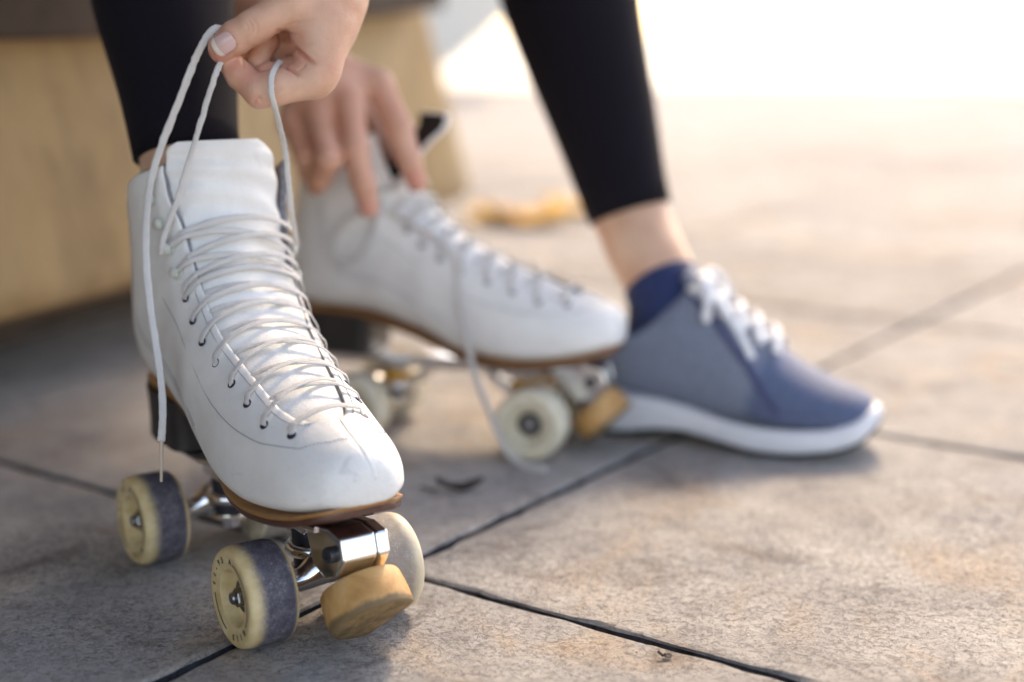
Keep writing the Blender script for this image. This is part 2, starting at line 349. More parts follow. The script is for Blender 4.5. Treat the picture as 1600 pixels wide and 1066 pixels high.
# ------------------------------------------------------------------ ground
def build_ground():
    # paving slabs, one sheet with real joints; rotated so the joints run as in the photograph
    g = MB(); ang = R(55); e1 = np.array((math.cos(ang), math.sin(ang))); e2 = np.array((-math.sin(ang), math.cos(ang)))  # A joints run along e1
    SA, SB = .603, .497; oa, ob = .572, .680         # offset along e2, offset along -B normal
    gap = .0034; vals = []
    r2 = random.Random(3)
    def edge(a, b, n): return [a + (b - a) * i / n for i in range(n + 1)]
    b1 = np.array((.5736, .8192))                    # e1 == b1 numerically (55 deg)
    for i in range(-9, 16):
        for j in range(-9, 22):
            u0, u1 = ob + j * SB, ob + (j + 1) * SB; v0, v1 = oa + i * SA, oa + (i + 1) * SA
            c = e1 * (u0 + u1) / 2 + e2 * (v0 + v1) / 2
            if c[1] < -1.2 or c[1] > 9.7 or abs(c[0]) > 7.2: continue
            near = c[1] < 2.6 and abs(c[0]) < 1.2
            n = 40 if near else 1; u = edge(u0 + gap, u1 - gap, n); v = edge(v0 + gap, v1 - gap, n)
            tilt = r2.uniform(-.0008, .0008); sv = r2.random()
            ring = [(x, v[0]) for x in u[:-1]] + [(u[-1], y) for y in v[:-1]] + [(x, v[-1]) for x in u[:0:-1]] + [(u[0], y) for y in v[:0:-1]]
            cc = np.array(((u0 + u1) / 2, (v0 + v1) / 2)); P = []
            for k, (ins, z) in enumerate(((0, -.022), (0, -.0026), (.0012, -.0006), (.0035, 0))):
                row = []
                for q, (x, y) in enumerate(ring):
                    jx = (rng.normal() * .0009 + .0010 * math.sin(q * .9 + i * 3)) if near and k < 3 else 0
                    d = cc - (x, y); s = ins + max(jx, -.001)
                    xx = x + math.copysign(min(s, abs(d[0])), d[0]) ; yy = y + math.copysign(min(s, abs(d[1])), d[1])
                    w2 = e1 * xx + e2 * yy; row.append((w2[0], w2[1], z + tilt * (k > 0)))
                P.append(row)
            g.grid(np.array(P[:2]), closev=True, mi=1); g.grid(np.array(P[1:]), closev=True); g.add(P[-1], [tuple(range(len(ring)))]); vals.append((sv, len(ring) * 6))
    o = g.build('pavement', [M['ground'], M['joint']], smooth=False, recalc=True)
    at_ = o.data.attributes.new('slab', 'FLOAT', 'POINT'); arr = np.concatenate([np.full(n, v) for v, n in vals]); at_.data.foreach_set('value', arr[:len(o.data.vertices)])
    tag(o, kind='structure')
    b = MB(); b.grid(np.array([[(-9, -2, -.0180), (9, -2, -.0180)], [(-9, 10.6, -.0180), (9, 10.6, -.0180)]])); tag(b.build('joint_bed', M['joint'], smooth=False), kind='structure')
    f = MB(); f.grid(np.array([[(-900, -900, -.09), (900, -900, -.09)], [(-900, 1500, -.09), (900, 1500, -.09)]])); tag(f.build('far_ground', M['pale'], smooth=False), kind='structure')
build_ground()

# ------------------------------------------------------------------ concrete bench behind
def build_bench():
    a = np.array((-.462, 1.254)); b = np.array((-.040, 2.35)); d = (b - a) / np.linalg.norm(b - a); nrm = np.array((-d[1], d[0]))   # nrm points away (left/back)
    ang = math.atan2(d[1], d[0]); L0, L1 = -1.9, np.linalg.norm(b - a)
    root = empty('concrete_bench', (*a, 0)); tag(root, 'ochre concrete bench with dark overhanging seat slab behind the skater', 'bench')
    def P(s_, o_, z): q = d * s_ + nrm * o_; return (q[0], q[1], z)
    w_ = MB()
    rows = []
    for z, o_, cut in ((.080, .030, 0), (.092, .004, 0), (.115, 0, 0), (.22, .010, .0), (.384, .024, 0)):
        end = L1 + .02 - z * .42
        ring = [P(s, o_, z) for s in np.linspace(L0, end - .06, 40)] + [P(end - .06 + .06 * math.sin(t), o_ + .06 - .06 * math.cos(t), z) for t in np.linspace(.2, PI / 2, 6)] + [P(end, .55, z), P(L0, .55, z)]
        rows.append(ring)
    w_.grid(np.array(rows), closev=True); w_.build('wall', M['wall'], root, smooth=True, angle=40)
    pl = MB(); pl.add([P(L0, .22, 0), P(L1 - .2, .22, 0), P(L1 - .2, .5, 0), P(L0, .5, 0), P(L0, .22, .082), P(L1 - .2, .22, .082), P(L1 - .2, .5, .082), P(L0, .5, .082)],
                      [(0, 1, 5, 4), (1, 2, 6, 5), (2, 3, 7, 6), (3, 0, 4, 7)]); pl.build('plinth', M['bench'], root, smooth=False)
    s_ = MB(); rows = []
    for q, zb_ in ((L0, .338), (-.4, .338), (.1, .340), (.5, .354), (L1 - .24, .380)): rows.append([P(q, -.03, zb_), P(q, .6, zb_), P(q, .6, .450), P(q, -.03, .450)])
    s_.grid(np.array(rows), closev=True); s_.add(rows[0], [(0, 1, 2, 3)]); s_.add(rows[-1], [(0, 1, 2, 3)])
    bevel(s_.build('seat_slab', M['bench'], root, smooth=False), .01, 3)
    k_ = MB(); k_.add([P(L0 - 2, .603, 0), P(L1 - .3, .603, 0), P(L1 - .3, .85, 0), P(L0 - 2, .85, 0), P(L0 - 2, .603, 2.33), P(L1 - .3, .603, 2.33), P(L1 - .3, .85, 2.33), P(L0 - 2, .85, 2.33)],
                      [(0, 3, 2, 1), (4, 5, 6, 7), (0, 1, 5, 4), (1, 2, 6, 5), (2, 3, 7, 6), (3, 0, 4, 7)])
    c_ = MB(); c_.box((0, 0, 0), (4.4, 8.0, .12)); cn_ = c_.build('added_shade_canopy', M['bench'], root, smooth=False); cn_.location = (.44 - 2.2 - a[0], 1.3 - a[1], 2.40); bevel(cn_, .01, 2)  # unseen overhead panel, added to shade the paving on the left
    bevel(k_.build('added_shade_wall', M['bench'], root, smooth=False), .01, 3)  # tall wall out of view, added to block sky light from the left
build_bench()
# white stepped ramp flank far behind, and a grey block at the right edge
def prism(name, pts, depth, m):
    """vertical outline (x, z) at distance pts[..][1], real thickness depth"""
    g = MB(); n = len(pts); A = [(x, y, z) for x, y, z in pts]; B = [(x, y + depth, z) for x, y, z in pts]
    g.add(A + B, [tuple(range(n)), tuple(range(n, 2 * n))[::-1]] + [(i, (i + 1) % n, (i + 1) % n + n, i + n) for i in range(n)]); return bevel(g.build(name, m, smooth=False), .01, 2)
D_ = 8.2
pt = lambda px, py: tuple(at(px, py, D_ / (CP - (py - 533) / FPX * SP)))
rp = prism('ramp_wall', [pt(560, 118), pt(690, 112), pt(800, 22), pt(800, -120), pt(560, -120)], 1.1, M['white'])
tag(rp, 'pale grey underside of a far ramp rising behind the bench', 'ramp')
leg_ = MB(); q0 = pt(600, 118); leg_.box((q0[0], q0[1] + .55, q0[2] / 2 - .0), (.5, .6, abs(q0[2]) + .02)); tag(bevel(leg_.build('ramp_pier', M['white'], smooth=False), .01, 2), 'white pier under the far ramp', 'pier')
rk = MB(); vr, fr_ = sdf_surface([('c', (3.62, 9.2, .03), (3.95, 9.3, .10), .07, .16, .1), ('c', (3.95, 9.3, .10), (4.4, 9.4, .08), .2, .2, .1)], .03, .05)
rk.add(vr, fr_); tag(rk.build('granite_boulder', M['rock']), 'low grey boulder at the far edge of the pavement', 'boulder')
# fallen leaves
def leaf(loc, size, rz, m, label, curl=.25, thin=1.0):
    g = MB(); P = []
    for i in range(13):
        t = i / 12; hw = size * .30 * thin * (math.sin(PI * t ** .8) ** .8) * (1 + .22 * math.sin(t * 19)) + .0006
        P.append([(size * (t - .5), hw * v, size * curl * ((t - .5) ** 2 * 1.6 + (v * v) * .25) + .0015 + .02 * size * math.sin(7 * t + 3 * v)) for v in np.linspace(-1, 1, 7)])
    P = np.array(P); g.grid(P)
    g.tube([(size * (-.5 - .35), .004, .004), (size * -.62, .001, .002), (size * -.49, 0, .003)], .0008 + size * .004, 6)
    o = g.build('fallen_leaf', m); o.location = loc; o.rotation_euler = (0, 0, rz)
    md = o.modifiers.new('solid', 'SOLIDIFY'); md.thickness = .0006; tag(o, label, 'leaf', 'fallen leaves on the paving'); return o
leaf((.035, 2.62, 0), .16, .1, M['leaf'], 'yellow leaf lying on the paving left of the leggings hem, the brighter left one', .35, 1.5)
leaf((-.035, 2.70, 0), .12, 2.0, M['leaf'], 'small yellow leaf lying behind the laces of the far skate', .3, 1.4)
leaf((.13, 2.78, 0), .14, -.4, M['leaf'], 'yellow leaf beside the bare ankle, rightmost of the blurred ones', .35, 1.4)
leaf((.3195, .800, 0), .016, .8, M['leaf'], 'tiny orange leaf at the right edge of the photo', .3)
leaf((-.040, 1.045, 0), .036, .05, M['leafd'], 'small dark curled leaf lying on the paving between the skates', .5, .55)
leaf((.088, .748, 0), .0045, .7, M['leafd'], 'tiny black leaf crumb beside the joint in the foreground', .3, 1.4)

# ------------------------------------------------------------------ boot surface (local frame: x forward, y to the skater's left, z up)
K = np.array([  # Fx, Fz, Bx, Bz, half width, centre y, tm, nb
    (.1482, .108, .1482, .102, .004, -.0045, .60, 2.2), (.1472, .1160, .1470, .0960, .0125, -.0055, .65, 2.4),
    (.143, .1222, .1440, .0930, .0200, -.0070, .70, 2.6), (.136, .1270, .1370, .0910, .0265, -.0078, .72, 2.8),
    (.120, .1330, .1220, .0862, .0360, -.0070, .74, 3.0), (.100, .1395, .1000, .0818, .0417, -.0064, .74, 3.2),
    (.074, .1490, .0700, .0780, .0464, -.0050, .74, 3.2), (.046, .1600, .0400, .0785, .0480, -.0036, .70, 3.2),
    (.018, .1740, .0080, .0835, .0472, -.0014, .66, 3.2), (-.002, .1890, -.035, .0990, .0458, .0008, .60, 3.0),
    (-.014, .204, -.085, .1100, .0462, .0038, .54, 2.9), (-.023, .219, -.128, .1110, .0470, .0050, .50, 2.7),
    (-.029, .233, -.153, .1185, .0480, .0060, .47, 2.3), (-.034, .245, -.158, .1450, .0488, .0062, .45, 2.1),
    (-.038, .255, -.154, .1800, .0485, .0050, .44, 2.0), (-.042, .264, -.148, .2150, .0500, .0055, .44, 2.0),
    (-.046, .272, -.142, .2450, .0515, .0060, .44, 2.0), (-.050, .280, -.139, .2700, .0520, .0060, .45, 2.0)])
NK = len(K)
def key(s):
    s = np.clip(np.asarray(s, float), 0, NK - 1); i = np.minimum(s.astype(int), NK - 2); f = (s - i)[..., None]
    p = lambda j: K[np.clip(j, 0, NK - 1)]
    a, b, c, d = p(i - 1), p(i), p(i + 1), p(i + 2)
    return .5 * ((2 * b) + (c - a) * f + (2 * a - 5 * b + 4 * c - d) * f * f + (3 * b - a - 3 * c + d) * f ** 3)
def S(s, ph):
    s, ph = np.broadcast_arrays(np.asarray(s, float), np.asarray(ph, float)); k = key(s)
    Fx, Fz, Bx, Bz, w_, cy, tm, nb = [k[..., i] for i in range(8)]
    c, sn = np.cos(ph), np.sin(ph); n = np.where(c > 0, 2.0, nb); ac = np.abs(c) ** (2 / n)
    t = np.where(c > 0, tm * (1 - ac), tm + (1 - tm) * ac); lat = w_ * np.sign(sn) * np.abs(sn) ** (2 / n)
    return np.stack([Fx + (Bx - Fx) * t, cy + lat, Fz + (Bz - Fz) * t], -1)
def SN(s, ph):
    e = .02; du = S(np.asarray(s) + e, ph) - S(np.asarray(s) - e, ph); dv = S(s, np.asarray(ph) + e) - S(s, np.asarray(ph) - e)
    n = np.cross(du, dv); ln = np.linalg.norm(n, axis=-1, keepdims=True); n = n / (ln + 1e-12)
    P0 = S(s, ph); k = key(s); mid = np.stack([(k[..., 0] + k[..., 2]) / 2, k[..., 5], (k[..., 1] + k[..., 3]) / 2], -1)
    sg = np.sign(((P0 - mid) * n).sum(-1, keepdims=True)); return n * np.where(sg == 0, 1, sg)
SX = [0, 4.42, 4.5, 4.6, 4.75, 5.1, 5.65, 6.8, 7.65, 8.45, 9.15, 9.95, 11.05, 11.9, 13.7, 15.35, 17]
DR = [0, 0, .003, .0055, .0080, .0120, .0165, .0235, .0275, .0310, .0340, .0370, .0395, .0405, .0430, .0455, .0465]      # opening half width, skater's left side
DL = [0, 0, .007, .0115, .0153, .0200, .0235, .0250, .0270, .0293, .0303, .0316, .0320, .0333, .0365, .0396, .0410]     # skater's right side
def dthr(s, side): return np.interp(s, SX, DR if side > 0 else DL)
def phi_of(s, lat):
    w_ = key(s)[..., 4]; return np.arcsin(np.clip(lat / w_, -.995, .995))
def phi_edge(s, side): return phi_of(s, dthr(s, side))          # positive angle
def arc_phi(s, side, off):
    """angle at arc distance off outside the throat edge"""
    p = float(phi_edge(np.array(s), side)); acc = 0; last = S(s, side * p)
    while acc < off and p < 2.6:
        p += .01; q = S(s, side * p); acc += float(np.linalg.norm(q - last)); last = q
    return side * p
def PP(s, y, h):
    """point over the throat at signed lateral y with height h, and normal"""
    ph = phi_of(np.array(s), y); return TH(s, ph) + SN(s, ph) * h, SN(s, ph)
def TH(s, ph):
    """boot surface with the throat pulled flatter between its edges by the laces"""
    P = S(s, ph); s_ = np.broadcast_to(np.asarray(s, float), np.shape(ph)); y = P[..., 1] - key(s_)[..., 5]
    dl, dr = dthr(s_, -1), dthr(s_, 1); al = np.interp(s_, [4.5, 5.5, 7, 9, 12.5, 14.5, 17], [1, .85, .70, .55, .50, .75, 1.0])
    L_ = S(s_, -phi_edge(s_, -1)); R_ = S(s_, phi_edge(s_, 1)); t = np.clip((y + dl) / (dl + dr + 1e-9), 0, 1)[..., None]; C_ = L_ + (R_ - L_) * t
    ins = ((y > -dl) & (y < dr) & (s_ > 4.45))[..., None]; return np.where(ins, C_ + (P - C_) * al[..., None], P)
STOP_ = 15.7
NEAR_EYE_S = [4.75, 5.65, 6.45, 7.2, 8.0, 8.7, 9.4, 10.15]; HOOK_S = [11.1, 12.2, 13.35, 14.45]

def copy_tree(o, parent=None):
    c = o.copy(); COL.objects.link(c); c.parent = parent
    for ch in [x for x in bpy.data.objects if x.parent == o]: copy_tree(ch, c)
    return c

def build_boot(root, near):
    srow = np.concatenate([np.linspace(0, 1, 8), np.linspace(1, 4.38, 30)[1:], np.linspace(4.38, 5.2, 26)[1:], np.linspace(5.2, STOP_, 84)[1:]])
    nc = 150; P = np.zeros((len(srow), nc, 3)); Q = P.copy(); thick = .0026
    for i, s in enumerate(srow):
        a = float(phi_edge(np.array(s), 1)); b = 2 * PI - float(phi_edge(np.array(s), -1)); ph = np.linspace(a, b, nc)
        n = SN(s, ph); P[i] = S(s, ph)
        edge = np.minimum(np.arange(nc), nc - 1 - np.arange(nc)) ; roll = np.clip(edge / 3., 0, 1)
        wob = .45 * (.0011 * np.sin(s * 2.1 + ph * 3) + .0007 * np.sin(s * 5.3 - ph * 4.2) * np.exp(-((s - 9.5) / 2.5) ** 2)) * np.clip((s - 7.5), 0, 1)
        P[i] += n * (wob[:, None] - .0008 * (1 - roll[:, None]) ** 2)
        if s > 9.5:
            fl = np.clip((s - 9.5) / 5, 0, 1); P[i] += n * (.0035 * fl * np.exp(-edge[:, None] / 9.))
        th = (thick if s < 9 else thick + .0022 * min((s - 9) / 3, 1)); Q[i] = P[i] - n * th
        if s > STOP_ - .4: P[i] += -n * .001 * ((s - STOP_ + .4) / .4) ** 2
    g = MB(); g.grid(P); g.grid(Q[12:], mi=1, flip=True); g.add(P[0], [tuple(range(nc))])
    # flap edges and cuff rim
    r0 = int(np.searchsorted(srow, 4.43)); 
    for cidx in (0, nc - 1):
        A, B = P[r0:, cidx], Q[r0:, cidx]; g.grid(np.stack([A, (A + B) / 2 + (A - S(srow[r0:], 0)) * 0, B]), mi=1)
    A, B = P[-1], Q[-1]; n = SN(STOP_, np.linspace(0, 2 * PI, nc)) * 0; up = np.array((-.0, 0, .0012)); g.grid(np.stack([A, (A + B) / 2 + up, B]), mi=1)
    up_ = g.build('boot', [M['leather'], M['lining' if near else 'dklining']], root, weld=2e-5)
    # tongue
    srow = np.linspace(4.1, 17.75, 90); T = []
    for s in srow:
        ss = min(s, 17); k = np.linspace(-1, 1, 41); top = np.clip((s - 13) / 4.6, 0, 1)
        dl = dthr(ss, -1) + .0055 - .008 * top; dr = dthr(ss, 1) + .005 - .025 * top
        if s > 16.9: cr = math.sqrt(max(0, 1 - ((s - 16.9) / .95) ** 2)); dl *= .72 + .28 * cr; dr *= .66 + .34 * cr
        y = np.where(k < 0, k * dl, k * dr); w_ = float(key(np.array(ss))[4])
        ph = phi_of(np.full(41, ss), y); p = TH(ss, ph) - SN(ss, ph) * (.0042 - .0022 * top - .0025 * np.exp(-((s - 9) / 3.5) ** 2))
        p[:, 2] -= top * .006
        if s > 17: e = s - 17; p += np.array((-.0035, -.0, .0085)) * e
        p[:, 0] += top * (.004 if near else .012); tp2 = np.clip((s - 11) / 5.5, 0, 1); p[:, 0] += 0 if near else tp2 * (.004 + np.clip(.020 - y, 0, .06) * .85); p[:, 1] += 0 if near else top * (.004 - y * .15); p += (.0007 * np.sin(ss * 4.2 + y * 60) * (ss > 7))[:, None] * SN(ss, ph)
        T.append(p)
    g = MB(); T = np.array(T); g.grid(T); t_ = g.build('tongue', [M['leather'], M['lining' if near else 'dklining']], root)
    md = t_.modifiers.new('solid', 'SOLIDIFY'); md.thickness = .0035; md.offset = -1; md.material_offset = 1; md.material_offset_rim = 0; bevel(t_, .001, 2, 50)
    # make sure the tongue thickens inwards
    # sole outline from the boot's bottom edge
    xs = np.array([k_[2] for k_ in K[:13]]); lw = np.array([k_[4] for k_ in K[:13]]); cy = np.array([k_[5] for k_ in K[:13]])
    X = [.1462, .1442, .1415, .1348, .122, .10, .07, .04, .008, -.035, -.085, -.125, -.148, -.158, -.1605]
    W = [.006, .0145, .0212, .0275, .0358, .0405, .0432, .0420, .0365, .0290, .0290, .0290, .0240, .0130, .005]
    CY = [-.0065, -.0075, -.0082, -.0085, -.0072, -.006, -.0045, -.003, -.001, .001, .0015, .002, .002, .002, .002]
    ZT = [.0950, .0945, .0930, .0912, .0865, .0820, .0782, .0785, .0835, .0990, .1100, .1112, .1115, .1115, .1115]
    u = np.linspace(0, len(X) - 1, 70); ix = np.arange(len(X)); sm = lambda a: np.interp(u, ix, a)
    def smooth(a, it=3):
        a = a.copy()
        for _ in range(it): a[1:-1] = (a[:-2] + 2 * a[1:-1] + a[2:]) / 4
        return a
    x_, w_, c_, z_ = [smooth(sm(a)) for a in (X, W, CY, ZT)]
    def slab(name, zt, th, grow, m):
        g = MB(); L_ = np.stack([x_, c_ + (w_ + grow), z_ + zt], -1); R_ = np.stack([x_, c_ - (w_ + grow), z_ + zt], -1); L_[0, 0] += grow; R_[0, 0] += grow
        ring = np.concatenate([L_, R_[::-1]]); ctr = ring.copy(); ctr[:, 1] = np.concatenate([c_, c_[::-1]]) + (ctr[:, 1] - np.concatenate([c_, c_[::-1]])) * .3
        dn = np.array((0, 0, -th)); out = (ring - ctr); out[:, 2] = 0; out /= np.linalg.norm(out, axis=1)[:, None] + 1e-9
        rows = [ctr, ring - out * .0006, ring + dn * .2, ring + dn * .8, ring + dn - out * .0008, ctr + dn]
        g.grid(np.array(rows), closev=True); n_ = len(ring) // 2
        for k_, r_ in ((0, ctr), (5, ctr + dn)): g.grid(np.stack([r_[:n_], r_[n_:][::-1]]))
        return g.build(name, m, root, weld=1e-5, angle=50)
    slab('welt', .0006, .0026, .0000, M['welt']); slab('sole', -.0021, .0040, -.0010, M['sole'])
    # heel block
    g = MB(); rows = []
    for z, k_ in ((.1062, 1), (.096, .97), (.084, .955), (.0725, .965)):
        r_ = [(x, .002 + (y - .002) * k_, z) for x, y in [(-.076, .030), (-.10, .0335), (-.125, .0325), (-.146, .026), (-.157, .012), (-.159, 0), (-.157, -.010), (-.146, -.022), (-.125, -.029), (-.10, -.0305), (-.076, -.028), (-.074, 0)]]
        r_ = [(-.115 + (x + .115) * k_, y, zz) for x, y, zz in r_]; rows.append(crom(r_ + [r_[0]], 4)[:-1])
    g.grid(np.array(rows), closev=True); g.add(rows[0], [tuple(range(len(rows[0])))]); g.add(rows[-1], [tuple(range(len(rows[0])))])
    g.build('heel', M['heel'], root, angle=50)
    # stitching: rows of thread dashes on the leather
    def stitch(pts, nr, L=.0021, gapf=.55, last=[]):
        st = MB()
        pts = np.asarray(pts); d = np.concatenate([[0], np.cumsum(np.linalg.norm(np.diff(pts, axis=0), axis=1))]); q = 0
        while q < d[-1] - L:
            a = np.array([np.interp(q, d, pts[:, i]) for i in range(3)]); b = np.array([np.interp(q + L * (1 - gapf * .5), d, pts[:, i]) for i in range(3)])
            nn = np.array([np.interp(q, d, nr[:, i]) for i in range(3)]); t = b - a; t /= np.linalg.norm(t); B = np.cross(t, nn)
            st.add([a - B * .0003, b - B * .0003, b + B * .0003, a + B * .0003, a + nn * .00028 + t * .0002, b + nn * .00028 - t * .0002], [(0, 1, 5, 4), (3, 4, 5, 2), (0, 4, 3), (1, 2, 5)]); q += L
        st.build('stitching', M['thread'], root, smooth=False)
    for side in (1, -1):
        for off in (.0045,):
            s_ = np.linspace(4.6, 15.4, 120); ph = np.array([arc_phi(s, side, off) for s in s_]); stitch(S(s_, ph) + SN(s_, ph) * .00015, SN(s_, ph))
        s_ = np.interp(np.linspace(0, 8, 130), range(9), [3.35, 3.55, 4.2, 5.45, 6.45, 7.7, 9.15, 10.55, 12]); ph = side * np.interp(s_, [3.35, 3.55, 4.2, 5.45, 6.45, 7.7, 9.15, 10.55, 12], [.12, .42, .80, 1.02, 1.10, 1.18, 1.24, 1.26, 1.28]); stitch(S(s_, ph) + SN(s_, ph) * .00015, SN(s_, ph), .0023)
    for side in (1, -1):
        for dph in (0, .055): s_ = np.linspace(8.2, 15.3, 130); ph = side * (np.interp(s_, [8.2, 10, 12, 15.3], [1.62, 1.70, 1.80, 1.86]) + dph); stitch(S(s_, ph) + SN(s_, ph) * .00045, SN(s_, ph), .0023)
    # centre seam on the toe
    g = MB(); s_ = np.linspace(.3, 4.3, 60); ph = np.full(60, .03) + .012 * np.sin(s_ * 3); g.ribbon(S(s_, ph) - SN(s_, ph) * .00032, SN(s_, ph), .0016, .00045, n=12); g.build('toe_seam', M['leather'], root)
    # eyelets
    eye = {}
    proto_e = {}
    for side in (-1, 1):
        for i, s in enumerate(NEAR_EYE_S):
            ph = arc_phi(s, side, .0125); p = S(s, ph); n = SN(s, ph); p = p + n * (.0012 * (s > 8)); eye[side, i] = (p, n, ph)
            g = MB(); g.lathe([(.0027, -.0004), (.0029, .0001), (.0026, .00025), (.0021, 0), (.0016, -.0001), (.0, -.0001)], (0, 0, 1), (0, 0, 0), 14)
            if 'm' not in proto_e: o = g.build('eyelet', M['hole'], root); proto_e['m'] = o.data
            else: o = bpy.data.objects.new('eyelet', proto_e['m']); COL.objects.link(o); o.parent = root
            o.location = p + n * .0002; o.rotation_euler = Vector(n).to_track_quat('Z', 'Y').to_euler()
        for i, s in enumerate(HOOK_S):
            ph = arc_phi(s, side, .0130); n = SN(s, ph); p = S(s, ph) + n * .0022; eye[side, 8 + i] = (p, n, ph)
            if 'h' not in proto_e:
                g = MB(); g.lathe([(.0042, 0), (.0042, .0005), (.0018, .0007), (.0016, .0030), (.0034, .0034), (.0037, .0040), (.0030, .0047), (.0010, .0050), (0, .0050)], (0, 0, 1), (0, 0, 0), 18)
                g.box((.0018, 0, .0042), (.0042, .0048, .0009)); o = g.build('hook', M['hook'], root, angle=40); proto_e['h'] = o.data
            else: o = bpy.data.objects.new('hook', proto_e['h']); COL.objects.link(o); o.parent = root
            o.location = p - n * .0005; o.rotation_euler = Vector(n).to_track_quat('Z', 'Y').to_euler()
    return eye

def lace_cross(g, eye, s0, s1, side, h0=.0022, hm=.0040, under=True, tgt=None, bow=.0, wd=.0019):
    """from eyelet on one side (over its facing) to beneath the other facing, or to a hook tgt"""
    p0, n0, ph0 = eye[s0]
    y0 = p0[1] - float(key(np.array(s1[0]))[5]); pts = [p0 - n0 * .0012, p0 + n0 * .0006 ]; nn = [n0, n0]
    sa, sb = s1; y1 = -side * (float(dthr(np.array(sb), -side)) + (.003 if under else .0))
    ya = side * float(dthr(np.array(sa), side)); 
    # over own facing
    phs = np.linspace(ph0, side * float(phi_edge(np.array(sa), side)), 5)[1:]
    for f, ph in zip(np.linspace(.0, .12, 4), phs):
        s = sa + (sb - sa) * f; pts.append(S(s, ph) + SN(s, ph) * (.0026)); nn.append(SN(s, ph))
    ylast = ya
    m = 16
    for q in range(1, m + 1):
        f = q / m; y = ylast + (y1 - ylast) * f; s = sa + (sb - sa) * (.12 + .88 * f) + bow * math.sin(PI * f)
        h = h0 * (1 - f) + hm * math.sin(PI * min(1, f * 1.1)) * .6 + (-.0008 if under else .0034) * f
        if under: h = .0034 * (1 - f) ** 2 + hm * math.sin(PI * f) * .55 - .0012 * f
        p, n = PP(s, y, h); pts.append(p); nn.append(n)
    if tgt is not None:
        pt_, nt_, pht = eye[tgt]; 
        phs = np.linspace(-side * float(phi_edge(np.array(sb), -side)), pht, 4)[1:]
        for ph in phs[:-1]: pts.append(S(sb, ph) + SN(sb, ph) * .0042); nn.append(SN(sb, ph))
        pts.append(pt_ + nt_ * .0016); nn.append(nt_)
    P = crom(pts, 4); N_ = crom(nn, 4); P = P + rng.normal(0, .00006, P.shape); g.ribbon(P, N_, wd, .0005, jit=.05)

# ------------------------------------------------------------------ wheels and trucks
def wheel_mesh(m):
    g = MB(); c = .0155   # axis Y, outer face towards -Y
    prof = [(.0100, -.0062), (.0135, -.0065), (.0152, -.0085), (.0165, -.0128), (.0172, -.0140), (.0195, -.0143), (.0235, -.0150), (.0262, -.0153), (.0280, -.0146), (.0292, -.0128), (.0299, -.0095), (.0300, -.005),
            (.0300, .005), (.0299, .0095), (.0292, .0128), (.0280, .0146), (.0255, .0150), (.0180, .0146), (.0165, .0130), (.0150, .0085), (.0100, .0080)]
    pr = crom(prof, 4); g.lathe([tuple(p) for p in pr], (0, 1, 0), (0, 0, 0), 96, caps=False, ref=(0, 0, 1)); return g
def text_mesh(g, txt, rad, a0, step, size, y):
    for i, ch in enumerate(txt):
        if ch == ' ': continue
        cu = bpy.data.curves.new('glyph', 'FONT'); cu.body = ch; cu.size = size; cu.align_x = 'CENTER'; cu.align_y = 'CENTER'; cu.extrude = .00004; cu.offset = .00012
        ob = bpy.data.objects.new('glyph', cu); me = ob.to_mesh(); V = np.array([v.co[:] for v in me.vertices]); F = [tuple(p.vertices) for p in me.polygons]
        a = a0 + i * step     # clockwise angle from the top, seen from outside (-Y)
        if len(V):
            lx, lz = V[:, 0], V[:, 1]; rr = rad + lz; X = rr * math.sin(a) + lx * math.cos(a); Z = rr * math.cos(a) - lx * math.sin(a)
            g.add(np.stack([X, y - V[:, 2], Z], -1), F)
        ob.to_mesh_clear(); bpy.data.objects.remove(ob); bpy.data.curves.remove(cu)
def make_wheel(root, x, y, tyre, marks=False, spin=0):
    out = -1 if y < 0 else 1
    wh = wheel_mesh(tyre).build('wheel', tyre, root); wh.location = (x, y, .03); wh.rotation_euler = (0, spin, 0 if out < 0 else PI)
    g = MB(); g.lathe([(.0, -.0085), (.0045, -.0085), (.0048, -.0080), (.0052, -.0074), (.0098, -.0074), (.0104, -.0068), (.0104, .007), (.0, .007)], (0, 1, 0), (0, 0, 0), 40); g.build('bearing', M['dark'], wh, angle=40)
    g = MB(); g.lathe([(.0, -.0148), (.0030, -.0148), (.0037, -.0140), (.0037, -.0132), (.0035, -.0128), (.0035, -.0124)], (0, 1, 0), (0, 0, 0), 20, caps=False)
    g.lathe([(.0036, -.0126), (.0052, -.0122), (.0056, -.0115), (.0056, -.0080)], (0, 1, 0), (0, 0, 0), 6, caps=False); g.lathe([(.0062, -.0082), (.0062, -.0074)], (0, 1, 0), (0, 0, 0), 24)
    g.build('axle_nut', M['steel'], wh, angle=30)
    if marks:
        g = MB(); T_ = R(1)
        for r_, a0, a1 in ((.0222, 12, 118), (.0222, 200, 262)):
            a = np.radians(np.linspace(a0, a1, 40)); g.grid(np.array([[(rr * math.sin(t), -.01505 - (rr - .0195) * .04, rr * math.cos(t)) for t in a] for rr in (r_ - .0004, r_ + .0004)]), flip=True)
        text_mesh(g, '66-95 A', .0225, R(-84), R(14.5), .0050, -.01515); text_mesh(g, '8113', .0225, R(130), R(15), .0048, -.01515)
        g.build('wheel_marking', M['ink'], wh, smooth=False, recalc=False)
    return wh
